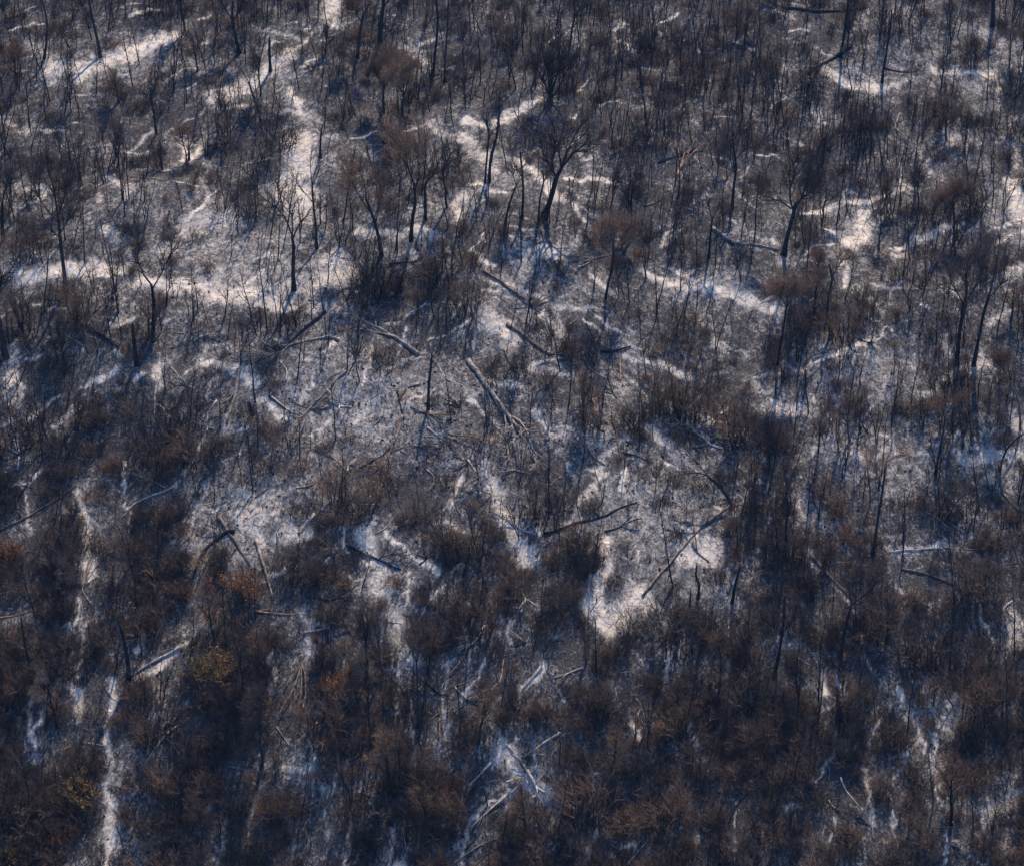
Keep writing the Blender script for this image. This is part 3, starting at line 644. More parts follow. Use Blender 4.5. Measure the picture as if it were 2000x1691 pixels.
# ------------------------------------------------------------------ fallen trees and logs, one by one
# label, points on the ground, radius px, limbs, twigs, bark
LOGS = [
 ("huge fallen tree with a pale trunk and spray of dead branches downhill",[(914,706),(952,759),(991,813),(1010,842)],6.5,[[(991,813),(1005,860),(1015,900),(1020,925)],[(985,808),(990,850),(1000,890),(995,915)],[(991,813),(1020,830),(1040,870),(1050,890)],[(1000,828),(1030,850),(1060,855)],[(952,765),(960,800),(962,815)],[(1010,842),(1030,870),(1045,905),(1040,930)]],900,'grey'),
 ("fallen brown tree splitting into two long branches downhill",[(785,813),(775,850),(767,869)],5,[[(767,869),(745,890),(720,905),(703,916)],[(767,869),(755,910),(745,950),(739,994)],[(765,880),(752,900),(735,915)]],500,'brownlog'),
 ("thin bowed fallen tree sagging to the lower left across grey ash",[(676,726),(655,745),(635,768),(615,788)],4,[[(615,788),(598,810),(580,835),(568,862)],[(598,810),(590,840),(575,875)]],200,'grey'),
 ("dark straight log sloping from a white ash corner",[(635,610),(595,643),(560,678)],5,[[(560,678),(540,690),(525,695)]],250,'char'),
 ("fallen tree with an arched butt and long twiggy top pointing left",[(662,667),(640,660),(600,668),(564,676)],4,[[(564,676),(520,690),(480,710),(455,722)],[(564,676),(540,700),(500,712)],[(520,690),(490,695),(470,690)]],900,'grey'),
 ("pair of grey fallen trunks meeting at a white ash hole",[(817,694),(780,665),(755,652)],6,[[(755,652),(720,640),(690,625),(657,607)],[(770,660),(735,650),(700,645)],[(735,640),(728,620),(720,610)]],500,'grey'),
 ("pale brown log standing steeply down the slope under a broken butt",[(466,724),(458,770),(448,800),(440,830)],5,[[(460,765),(445,790),(430,820)]],150,'grey'),
 ("long straight log lying across thin poles",[(945,530),(995,570),(1044,605)],5,[],0,'brownlog'),
 ("twig-tipped brown log ending in a dark heap",[(991,635),(1020,655),(1050,678),(1075,695)],6,[[(1075,695),(1100,690),(1120,680)],[(1075,695),(1095,700),(1115,700)]],900,'brownlog'),
 ("stubby brown log pointing straight down to an ash spot",[(1196,809),(1205,850),(1214,892)],4.5,[],0,'brownlog'),
 ("curved dark branch lying right of the stubby brown log",[(1218,884),(1240,890),(1262,900)],3,[],60,'char'),
 ("clean dark pole of a log crossing below two ash streaks",[(1062,1043),(1150,1017),(1232,988)],4,[],0,'char'),
 ("longest thin log rising to the half-toppled tree",[(1255,1165),(1300,1105),(1350,1047),(1415,997)],4,[],60,'brownlog'),
 ("small rough log lying level on grey ground",[(1172,688),(1200,686),(1232,678)],4,[[(1200,686),(1190,694)]],20,'char'),
 ("dark drooping branch across the top of the ash gully",[(675,1065),(720,1085),(781,1114)],4,[[(740,1092),(770,1090),(790,1100)]],80,'char'),
 ("split log slanting right beneath the thick crossing log",[(426,1011),(455,1050),(484,1093)],5,[],0,'brownlog'),
 ("thick black log crossing the split log",[(458,1040),(435,1046),(401,1075),(376,1128)],6.5,[[(435,1046),(425,1030),(428,1015)]],20,'char'),
 ("light brown log lying straight downhill right of the crossing logs",[(500,1054),(512,1100),(527,1160)],5,[],0,'grey'),
 ("fork-ended pale log at the foot of the forked tree",[(310,740),(305,758),(302,775)],4,[[(302,775),(300,810),(297,855)],[(302,790),(318,800),(325,815)]],60,'pale'),
 ("pale crooked bough bare in front of a black thicket",[(342,949),(318,962),(294,970),(263,986),(238,1013)],3,[[(323,953),(295,940),(259,931)]],90,'pale'),
 ("long dark log reaching the left edge",[(-5,1038),(60,1005),(128,963)],3.5,[],30,'brownlog'),
 ("dark log with a cut end next to a white ash streak",[(174,639),(200,658),(226,677)],5.5,[],0,'char'),
 ("bare-ended brown log touching the gnarled crooked tree",[(1584,1086),(1620,1125),(1662,1166)],5,[],0,'brownlog'),
 ("faint log sloping right in the dark lower right thicket",[(1761,1111),(1810,1122),(1857,1139)],3,[],30,'brownlog'),
 ("level ash-whitened log on the dark right slope",[(1736,1079),(1800,1074),(1896,1076)],2.2,[],30,'pale'),
 ("pale pink broken branch stuck upright below the kinked tree",[(1634,688),(1628,668),(1610,650)],2.5,[[(1628,668),(1630,655),(1626,645)]],15,'red'),
 ("small pale log at the tip of a slanting ash streak",[(1587,702),(1620,692)],3.5,[],0,'grey'),
 ("blue-grey log sloping toward the small ash cone",[(1392,447),(1440,475),(1509,486)],4.5,[],20,'grey'),
 ("fat dark fallen trunk below the top edge",[(1662,92),(1625,118),(1584,142)],6,[],60,'char'),
 ("dark level fallen tree along the top edge",[(1530,18),(1610,24),(1690,16)],5,[[(1530,18),(1505,12),(1490,5)]],300,'char'),
 ("rusty curved branch dropping from the ash ledge",[(320,85),(300,120),(290,150),(277,168)],2.8,[[(300,120),(308,140),(312,160)]],15,'red'),
 ("bundle of pale rusty boughs splayed upward",[(1322,345),(1328,330),(1335,318)],3.5,[[(1330,328),(1335,300),(1332,280)],[(1332,322),(1348,300),(1360,285)],[(1326,335),(1345,315),(1365,305)],[(1328,330),(1325,305),(1318,285)]],60,'red'),
 ("short dark log lying level above a dark brush heap",[(760,518),(810,513)],4,[],20,'char'),
 ("short grey log lying level at the foot of a small ash spill",[(593,1237),(639,1226)],4,[],0,'grey'),
 ("level reddish pole right of the rust tuft",[(497,1193),(540,1198),(589,1198)],2.5,[],0,'red'),
 ("tilted reddish pole lying by the left edge",[(-5,1208),(35,1202),(67,1191)],3,[],0,'red'),
 ("pale thin log in the lower left thicket",[(369,1402),(320,1440),(280,1494)],3.5,[[(320,1440),(340,1460),(350,1478)]],20,'grey'),
 ("white log lying left from the lower white ash splash",[(1026,1526),(952,1583),(925,1608)],2.6,[],20,'pale'),
 ("brown-white log slanting into the lower white ash splash",[(991,1455),(1015,1485),(1037,1516)],3,[],0,'pale'),
 ("stubby pale log above left of the lower white ash splash",[(960,1490),(917,1533)],3,[],10,'pale'),
 ("pale splayed branch heap in the lower white ash splash",[(1050,1545),(1038,1520),(1030,1505)],5,[[(1038,1520),(1010,1530),(985,1545)],[(1045,1535),(1065,1520),(1080,1500)],[(1048,1540),(1066,1552),(1078,1548)],[(1045,1535),(1048,1556),(1040,1570)],[(1040,1525),(1020,1500),(1000,1490)],[(1035,1515),(1050,1490),(1055,1470)]],160,'pale'),
 ("slanting pale log to the upper right of the lower white ash splash",[(1094,1431),(1030,1473)],3,[],10,'pale'),
 ("pale forked pole lying below the ash-sided stream of scrub",[(1140,1305),(1110,1315),(1079,1326)],2.5,[[(1110,1315),(1098,1330)]],10,'pale'),
 ("ash-crusted thick short log in dark lower middle scrub",[(1058,1303),(1040,1325),(1023,1345)],4.5,[],0,'pale'),
 ("thick ash-topped log slanting right of the thick black snag",[(358,1264),(310,1288),(263,1317)],4.5,[],0,'pale'),
 ("dark root plate trailing long drooping branches",[(590,1282),(588,1295),(586,1305)],5,[[(588,1295),(575,1320),(540,1352)],[(590,1290),(590,1340),(582,1410)],[(588,1300),(570,1350),(542,1403)],[(590,1295),(598,1340),(594,1390)]],40,'brownlog'),
 ("left-hand reddish stick of a fallen V pair",[(540,1420),(568,1458)],2,[],0,'red'),
 ("right-hand reddish stick of a fallen V pair",[(620,1410),(577,1450)],2,[],0,'red'),
 ("thin fallen branches fanning right of the solitary bole",[(838,805),(870,841),(905,870),(940,885)],2.2,[[(860,830),(875,860),(890,878)],[(880,850),(915,860),(945,870)]],250,'brownlog'),
 ("dark bough reaching to the bundle of rusty boughs",[(1285,320),(1330,303),(1365,296)],3,[],15,'char'),
 ("brown stick lying across a pale streak in the lower right corner",[(1835,1505),(1876,1540)],2.5,[],0,'brownlog'),
 ("faint pale log at the bottom edge",[(880,1690),(920,1662),(960,1640)],3,[],20,'grey'),
 ("blunt pale log at the bottom edge right of the middle",[(1225,1690),(1262,1645)],3,[],0,'grey'),
]
def build_log(label, pts, rpx, limbs, ntw, bark, named=True):
    rg = new_rng()
    allp = list(pts) + [p for l in limbs for p in l]
    G = ground_at([p[0] for p in allp], [p[1] for p in allp])
    d = to_pixel(G[0])[2]; u = d * TH / 1000
    r0 = rpx * u * (.70 if bark in ('grey', 'pale') else .62)
    base = G[0].copy()
    def lay(P, rad, lift):
        z = height(P[:, 0], P[:, 1])
        P = P.copy(); P[:, 2] = np.maximum(P[:, 2], z + rad * 0.45) + lift
        return P
    n = len(pts)
    T = resample(G[:n], 12)
    if not limbs: T[-1] += (T[-1] - T[-2]) * 1.0
    end = 0.6 if limbs else 0.5
    rad = r0 * np.linspace(1.15, end, 12) * rg.uniform(0.92, 1.08, 12)
    T = lay(wobble(rg, T[None], 0.014)[0], rad, r0 * 0.12)
    big = bool(limbs) and ntw >= 60
    root = thing("fallen_tree" if big else "fallen_log", label, "fallen tree" if big else "log", base)
    s = Shape().tube(T - base, rad, 8, True)
    obj("trunk", s.mesh("trunk", M[bark]), root)
    LP, LR = [], []
    for l in limbs:
        P = resample(G[n:n + len(l)], 9); n += len(l)
        rr = np.maximum(r0 * end * rg.uniform(0.65, 0.85) * np.linspace(1, 0.40, 9), .085)
        lift = np.linspace(r0 * .4, rg.uniform(0.2, 1.4), 9)
        P = wobble(rg, lay(P, rr, 0)[None], 0.028)[0]; P[:, 2] += lift
        obj("branch", Shape().tube(P - base, rr, 6).mesh("branch", M[bark]), root)
        LP.append(P); LR.append(rr)
    if not LP and ntw:
        LP, LR = [resample(T[5:], 9)], [rad[3:]]
    if ntw:
        LP, LR = np.array(LP), np.array(LR)
        B, BR = spawn(rg, LP, LR, int(8 + ntw * .06), .2, 1, R(15), R(50), 1.2, 3.6, r0 * .3, 5, .04, 0.0)
        C, CR = spawn(rg, B, BR, int(ntw * .35), .15, 1, R(15), R(55), .7, 2.2, r0 * .14, 4, .05, 0.0)
        D, DR = spawn(rg, C, CR, int(ntw * .8), .1, 1, R(15), R(60), .4, 1.2, .025, 3, .05, 0.0)
        sh = Shape()
        for P, rr, k in ((B, BR, 4), (C, CR, 3), (D, DR, 3)):
            z = height(P[:, :, 0], P[:, :, 1]) + .05
            P[:, :, 2] = np.maximum(P[:, :, 2], z)
            sh.tube(P - base, rr, k)
        twm = {'char': 'twig', 'brownlog': 'dryt', 'grey': 'palet', 'pale': 'palet', 'red': 'greyt'}[bark]
        obj("twigs", sh.mesh("twigs", M[twm]), root)
    LOGPTS.append(T[::2, :2])
    LOGPTS.extend(P[::3, :2] for P in LP if ntw)
    m = pts[len(pts) // 2]
    if named: LAND.append((m[0], m[1], label))
    return root
for l in LOGS:
    build_log(*l)
LOGS_LATE = []
_rl = np.random.default_rng(77)
BR_DESC = {'pale': "pale thin fallen branch", 'grey': "grey thin fallen branch", 'brownlog': "brown thin fallen trunk", 'char': "black thin fallen trunk", 'red': "reddish fallen stick"}
for _i in range(110):
    if _i < 60: _x, _y = _rl.normal(800, 330), _rl.normal(850, 200)
    else: _x, _y = _rl.uniform(20, 1980), _rl.uniform(120, 1670)
    if not (10 < _x < 1990 and 30 < _y < 1680): continue
    _l = _rl.uniform(28, 85); _a = _rl.uniform(0, math.pi)
    if _y > 650 and _rl.uniform() < .5: _a = _rl.normal(math.pi / 2, .5)
    _c, _s = math.cos(_a) * _l / 2, math.sin(_a) * _l / 2 * .8
    _b = _rl.normal(0, .10) * _l
    _pts = [(_x - _c, _y - _s), (_x + _b * math.sin(_a), _y - _b * math.cos(_a)), (_x + _c, _y + _s)]
    if _rl.uniform() < .5: _pts = _pts[::-1]
    _bk = _rl.choice(['pale', 'grey', 'brownlog', 'char', 'red'], p=[.22, .26, .24, .20, .08])
    _lm = [[_pts[1], (_pts[2][0] + _rl.normal(0, 14), _pts[2][1] + _rl.normal(0, 11))] for _k in range(int(_rl.choice([0, 1, 2, 3])))]
    _o = build_log("", _pts, _rl.uniform(1.3, 2.6), _lm, int(_rl.choice([15, 30, 45, 58])), _bk, False)
    _o.name = "fallen_branch"; _o["category"] = "branch"; _o["group"] = "thin fallen branches on the slope"
    LOGS_LATE.append((_o, BR_DESC[_bk]))

# ------------------------------------------------------------------ kinds of sapling, scorched tree and shrub (each: list of (part name, mesh))
def sapling_kind(rg, H, stems, ntw, tw, bend):
    s, c = Shape(), Shape()
    Ps, Rs = [], []
    for k in range(stems):
        a = rg.uniform(0, 6.28); sp = rg.uniform(0.05, 0.28) * (stems > 1)
        h = H * rg.uniform(0.7, 1.0)
        P = np.array([[0, 0, -.4], [0.05, 0, h * .33], [0, 0.05, h * .66], [0, 0, h]], float)
        P[:, 0] += np.array([0, .25, .65, 1]) * sp * h * math.cos(a); P[:, 1] += np.array([0, .25, .65, 1]) * sp * h * math.sin(a)
        P = wobble(rg, resample(P, 9)[None], bend)[0]
        rr = (0.064 + 0.0052 * H) * (1.0 if stems == 1 else 0.8) * np.linspace(1.0, 0.28, 9)
        s.tube(P, rr, 5); Ps.append(P); Rs.append(rr)
    Ps, Rs = np.array(Ps), np.array(Rs)
    B, BR = spawn(rg, Ps, Rs, int(4 * stems + ntw * .05), .3, 1, R(18), R(52), H * .12, H * .34, .05, 5, .06, .15)
    C, CR = spawn(rg, B, BR, int(ntw * .3), .2, 1, R(18), R(60), .5, 1.4, .028, 4, .06, .1)
    D, DR = spawn(rg, C, CR, ntw, .1, 1, R(15), R(70), .3, .9, .017, 3, .06, .05)
    s.tube(B[:4 * stems], BR[:4 * stems], 4)
    c.tube(B[4 * stems:], BR[4 * stems:], 4).tube(C, CR, 3).tube(D, DR, 3)
    return [("trunk", s.mesh("trunk", M['char'])), ("crown", c.mesh("crown", M[tw]))]

def scorched_kind(rg, H, ntw, tw, width):
    s, c = Shape(), Shape()
    P = np.array([[0, 0, -.5], [.1, 0, H * .25], [0, .1, H * .5], [.1, 0, H * .85]], float)
    P = wobble(rg, resample(P, 10)[None], .03)
    rr = (0.09 + .012 * H) * np.linspace(1.1, .3, 10)[None]
    s.tube(P, rr, 7)
    Lb, LbR = spawn(rg, P, rr, 9, .32, .98, R(22), R(50), H * .28 * width, H * .5 * width, .10, 7, .05, .25)
    s.tube(Lb, LbR, 5)
    B, BR = spawn(rg, np.concatenate([Lb]), LbR, 60, .2, 1, R(20), R(60), H * .10, H * .24, .045, 5, .06, .12)
    C, CR = spawn(rg, B, BR, int(ntw * .3), .1, 1, R(20), R(65), .6, 1.5, .026, 4, .06, .08)
    D, DR = spawn(rg, C, CR, ntw, .1, 1, R(15), R(75), .35, 1.0, .017, 3, .06, .05)
    c.tube(B, BR, 4).tube(C, CR, 3).tube(D, DR, 3)
    c.leaves(rg, D[::2, -1], .05)
    return [("trunk", s.mesh("trunk", M['char'])), ("crown", c.mesh("crown", M[tw]))]

def shrub_kind(rg, rad, hgt, ntw, tw, leaf):
    s, c = Shape(), Shape()
    n = 18
    a = rg.uniform(0, 6.28, n); inc = rg.uniform(.05, .8, n); ln = rg.uniform(.35, 1.25, n) ** 1.3
    d = np.stack([np.cos(a) * np.sin(inc) * rad, np.sin(a) * np.sin(inc) * rad, np.cos(inc) * hgt], 1) * ln[:, None]
    root = np.concatenate([rg.normal(0, rad * .42, (n, 2)), np.full((n, 1), -.4)], 1)
    t = np.linspace(0, 1, 6)
    P = root[:, None] + d[:, None] * t[None, :, None]
    P = wobble(rg, P, .07)
    rr = np.repeat(.055 * np.linspace(1, .35, 6)[None], n, 0) * rg.uniform(.6, 1.4, n)[:, None]
    s.tube(P, rr, 4)
    B, BR = spawn(rg, P, rr, 60, .25, 1, R(15), R(50), .6 * rad, 1.2 * rad, .028, 5, .06, .15, .25, .2)
    C, CR = spawn(rg, B, BR, int(ntw * .26), .2, 1, R(15), R(55), .6, 1.5, .024, 4, .07, .08, .3, .2)
    D, DR = spawn(rg, C, CR, int(ntw * .36), .2, 1, R(12), R(60), .45, 1.2, .016, 3, .08, .05, .3, .2)
    for Q, q, k in ((B, BR, 3), (C, CR, 3), (D, DR, 3)):
        c.tube(Q, q, k)
    if leaf: c.leaves(rg, np.concatenate([D[:, -1], D[:, 1]] + ([D[:, -1] + rg.normal(0, .12, (len(D), 3)), D[:, 1] + rg.normal(0, .12, (len(D), 3)), C[:, -1], C[:, 2]] if leaf > .06 else [])), leaf)
    return [("stems", s.mesh("stems", M['char'])), ("foliage", c.mesh("foliage", M[tw]))]

SAP = []
for i, (H, st, nt_, tw, be) in enumerate([(8.5,1,40,'twig',.015),(7,1,70,'twig',.03),(6,1,30,'twig',.04),(7.5,2,90,'twig',.03),(5,3,110,'twig',.04),
                                         (9.5,1,60,'twig',.012),(5.5,2,60,'dryt',.04),(4.2,1,25,'twig',.05),(6.5,1,120,'dryt',.03),(4.5,4,150,'greyt',.04)]):
    SAP.append(sapling_kind(new_rng(), H, st, nt_, tw, be))
SCO = []
for H, nt_, tw, wd in [(9.5,1700,'dryt',1.0),(8,1500,'dryt',1.15),(11,2000,'twig',.9),(8.5,1600,'greyt',1.1),(10,1900,'dryt',.85),(7,1400,'twig',1.2)]:
    SCO.append(scorched_kind(new_rng(), H, nt_, tw, wd))
SHR_TW = ['dryt', 'twig', 'dryt', 'greyt', 'twig', 'dryt', 'rust', 'olive']
SHR = []
SHR_TW += ['twig', 'dryt']
for i, tw in enumerate(SHR_TW):
    rg = new_rng()
    SHR.append(shrub_kind(rg, rg.uniform(1.5, 2.3), rg.uniform(1.8, 3.2), 900, tw, .11 if tw in ('rust', 'olive') else (.04 if tw == 'dryt' else 0)))

def brush_kind(rg, w, hgt, tw):
    s, c = Shape(), Shape()
    n = 34
    p = rg.normal(0, w * .5, (n, 2))
    d = rg.normal(0, .35, (n, 3)); d[:, 2] = 1
    L = hgt * rg.uniform(.5, 1.2, n)
    t = np.linspace(0, 1, 5)
    P = np.concatenate([p, np.full((n, 1), -.3)], 1)[:, None] + d[:, None] * (L[:, None] * t[None])[:, :, None]
    P = wobble(rg, P, .07)
    rr = np.repeat(.028 * np.linspace(1, .4, 5)[None], n, 0)
    s.tube(P, rr, 3)
    B, BR = spawn(rg, P, rr, 150, .2, 1, R(15), R(60), .5, 1.3, .018, 4, .07, .05)
    C, CR = spawn(rg, B, BR, 330, .1, 1, R(15), R(70), .3, .9, .012, 3, .08, .0)
    c.tube(B, BR, 3).tube(C, CR, 3)
    return [("stems", s.mesh("stems", M['twig'])), ("twigs", c.mesh("twigs", M[tw]))]
BRU = [brush_kind(new_rng(), *a) for a in [(1.5, 1.5, 'dryt'), (2.0, 1.1, 'twig'), (1.3, 2.0, 'dryt'), (2.2, 1.3, 'greyt'), (1.6, 1.7, 'twig')]]

# ------------------------------------------------------------------ where the rest stands
LOGPTS.append(ground_at([470, 470, 410, 410, 665], [1165, 1140, 1330, 1300, 1350])[:, :2])
LOGPTS = np.concatenate(LOGPTS)
def clear_of(x, y, reach):
    """0..1: how free a plant may stand, given the ash and logs that lie just uphill of it."""
    a = ash_at(x, y)
    for k in (.35, .7, 1.0):
        a = np.maximum(a, ash_at(x, y + reach * k))
    for k in (.6, 1.2):                                                 # what lies downhill in its shadow
        a = np.maximum(a, .75 * ash_at(x - .25 * reach * k, y - reach * k))
    d = np.full(len(x), 99.0)
    for p in LOGPTS:
        dy_ = p[1] - y
        dy_ = np.where(dy_ > 0, np.maximum(dy_ - reach, 0), -dy_)
        d = np.minimum(d, np.hypot(p[0] - x, dy_))
    return np.clip(1.7 - 2.0 * a, 0, 1) * np.clip((d - .6) / 1.4, 0.03, 1)
cx = rng.uniform(-135, 135, 66000); cy = rng.uniform(-84, 156, 66000)
cz = height(cx, cy)
qx, qy, qd = to_pixel(np.stack([cx, cy, cz], 1))
ok = (qx > -300) & (qx < 2300) & (qy > -220) & (qy < 1880)
cx, cy, cz, qx, qy, qd = (v[ok] for v in (cx, cy, cz, qx, qy, qd))
ca = ash_at(cx, cy)
free3 = clear_of(cx, cy, 2.6); free1 = clear_of(cx, cy, 1.3)
clump = fbm(cx / 9, cy / 11, 81, 3) * .5 + .5
clump2 = fbm(cx / 7, cy / 9, 87, 3) * .5 + .5
pick = rng.uniform(0, 1, len(cx))
lowf = np.clip((qy - 680 - 230 / (1 + np.exp(-(qx - 1050) / 140))) / 480, 0, 1)                                   # thicker, browner scrub towards the foot of the slope
openz = np.exp(-(((qx - 780) / 330) ** 2 + ((qy - 840) / 190) ** 2)) + .7 * np.exp(-(((qx - 1280) / 130) ** 2 + ((qy - 1060) / 130) ** 2)) \
      + .6 * np.exp(-(((qx - 520) / 110) ** 2 + ((qy - 1000) / 110) ** 2))
openz = openz + .85 * np.exp(-(((qx - 480) / 190) ** 2 + ((qy - 510) / 90) ** 2)) + .7 * np.exp(-(((qx - 600) / 90) ** 2 + ((qy - 330) / 120) ** 2)) + .6 * np.exp(-(((qx - 980) / 130) ** 2 + ((qy - 330) / 100) ** 2))
openz = np.clip(openz, 0, 1)                                            # the open ashy slope in the middle
edge = np.clip((np.abs(qx - 700) - 380) / 300, 0, 1)
d_sap = .21 * np.clip(2.6 * clump - .55, .1, 2) * (1 - .6 * ca) * (.3 + .7 * free1) * (1 - .7 * openz) * (1 - .3 * lowf)
d_shr = (.012 + .125 * lowf) * np.clip((clump2 - .30) * 2.6, 0, 1.6) * free3 * (1 - .93 * openz)
d_shr = d_shr * (1 + .7 * edge * (qy > 520) * (qx < 700))
d_bru = (.085 + .50 * lowf) * np.clip(.25 + 1.1 * clump2, 0, 1.4) * free1 * (1 - .85 * openz)
lit = np.ones(len(cx))
for k in (4, 7, 10, 13):
    lit = np.minimum(lit, np.clip(1.6 - 1.5 * ash_at(cx - .25 * k, cy - k), .1, 1))
# nothing tall in the line of the sun above the brightest spots of the foot
for hx, hy in ((1030,1520),(1050,1550),(985,1480),(780,1240),(740,1130),(215,1600),(215,1660),(212,1380),(210,1450),(212,1510),(1180,1190),(1160,1200),(60,1420),(155,1370),(310,1290),(1610,1345),(1640,1345),(1830,1400),(1835,1500),(1700,1540),(1040,1320),(1237,1425),(1930,1590),(1020,1060),(980,980),(1360,1080)):
    g_ = ground_at([hx], [hy])[0]
    sx_, sy_ = cx - g_[0], cy - g_[1]
    al = sx_ * math.sin(SUN_AZ) + sy_ * math.cos(SUN_AZ); ac = np.abs(sx_ * math.cos(SUN_AZ) - sy_ * math.sin(SUN_AZ))
    lit = np.where((al > -1) & (al < 20) & (ac < 2.6), 0.0, lit)
    low_lit = (al > -4) & (al < 6) & (ac < 2.0)
    d_shr = np.where(low_lit, 0, d_shr); d_bru = np.where((al > -1.5) & (al < 3) & (ac < 1.5), d_bru * .15, d_bru)
d_sco = lit * (.008 + .009 * lowf) * np.clip((clump2 - .25) * 2.2, 0, 1.6) * free3 * (1 - openz)
is_sap = pick < d_sap
is_bru = rng.uniform(0, 1, len(cx)) < d_bru
is_shr = (pick >= .4) & (pick < .4 + d_shr)
is_sco = (pick >= .7) & (pick < .7 + d_sco)

def near_land(x, y, used):
    """A short phrase that says where: beside the nearest thing one can find by eye."""
    dx = np.array([l[0] for l in LAND]); dy = np.array([l[1] for l in LAND])
    i = int(np.argmin((dx - x) ** 2 + (dy - y) ** 2))
    ax, ay = x - LAND[i][0], y - LAND[i][1]
    side = ("right of" if ax > 0 else "left of") if abs(ax) > abs(ay) else ("below" if ay > 0 else "above")
    return side, LAND[i][2]

ORD = ["", "second ", "third ", "fourth ", "fifth ", "sixth ", "seventh ", "eighth ", "ninth ", "tenth ", "eleventh ", "twelfth ", "thirteenth ", "fourteenth ",
       "fifteenth ", "sixteenth ", "seventeenth ", "eighteenth ", "nineteenth ", "twentieth "]
SHORT = {}
NOUNS = "tree trunk trunks log pole stump snag bole stub branch bough boughs branches stick plate heap".split()
for l in LAND:
    w = l[2].split()
    SHORT[l[2]] = l[2]
    for n in range(2, len(w) + 1):
        s = " ".join(w[:n])
        if w[n - 1] in NOUNS and (n == len(w) or w[n] not in NOUNS) and sum(1 for k in LAND if k[2].startswith(s)) == 1:
            SHORT[l[2]] = s; break
COUNT = {}
def place_label(desc, x, y, px0):
    side, land = near_land(x, y, None)
    key = (desc, side, land)
    COUNT[key] = COUNT.get(key, 0) + 1
    k = COUNT[key] - 1
    s = SHORT[land]
    w = s.split()
    room = 16 - len((ORD[min(k, 19)] + desc + " " + side).split()) - 1
    if len(w) > room: s = " ".join(w[:room])
    txt = f"{ORD[min(k, 19)]}{desc} {side} the {s}"
    return txt

FIRST = {}
def plant(name, cat, kind_key, parts, loc, rz, scl, tilt, desc, group):
    root = thing(name, "", cat, loc, group)
    root.rotation_euler = (tilt[0], tilt[1], rz); root.scale = scl if len(scl) == 3 else (scl[0], scl[0], scl[1])
    if kind_key in FIRST:
        for p in FIRST[kind_key]:
            q = p.copy(); q.parent = root; COL.objects.link(q)
    else:
        FIRST[kind_key] = [obj(nm, me, root) for nm, me in parts]
    LATE.append((root, desc))
    return root
LATE = list(LOGS_LATE)

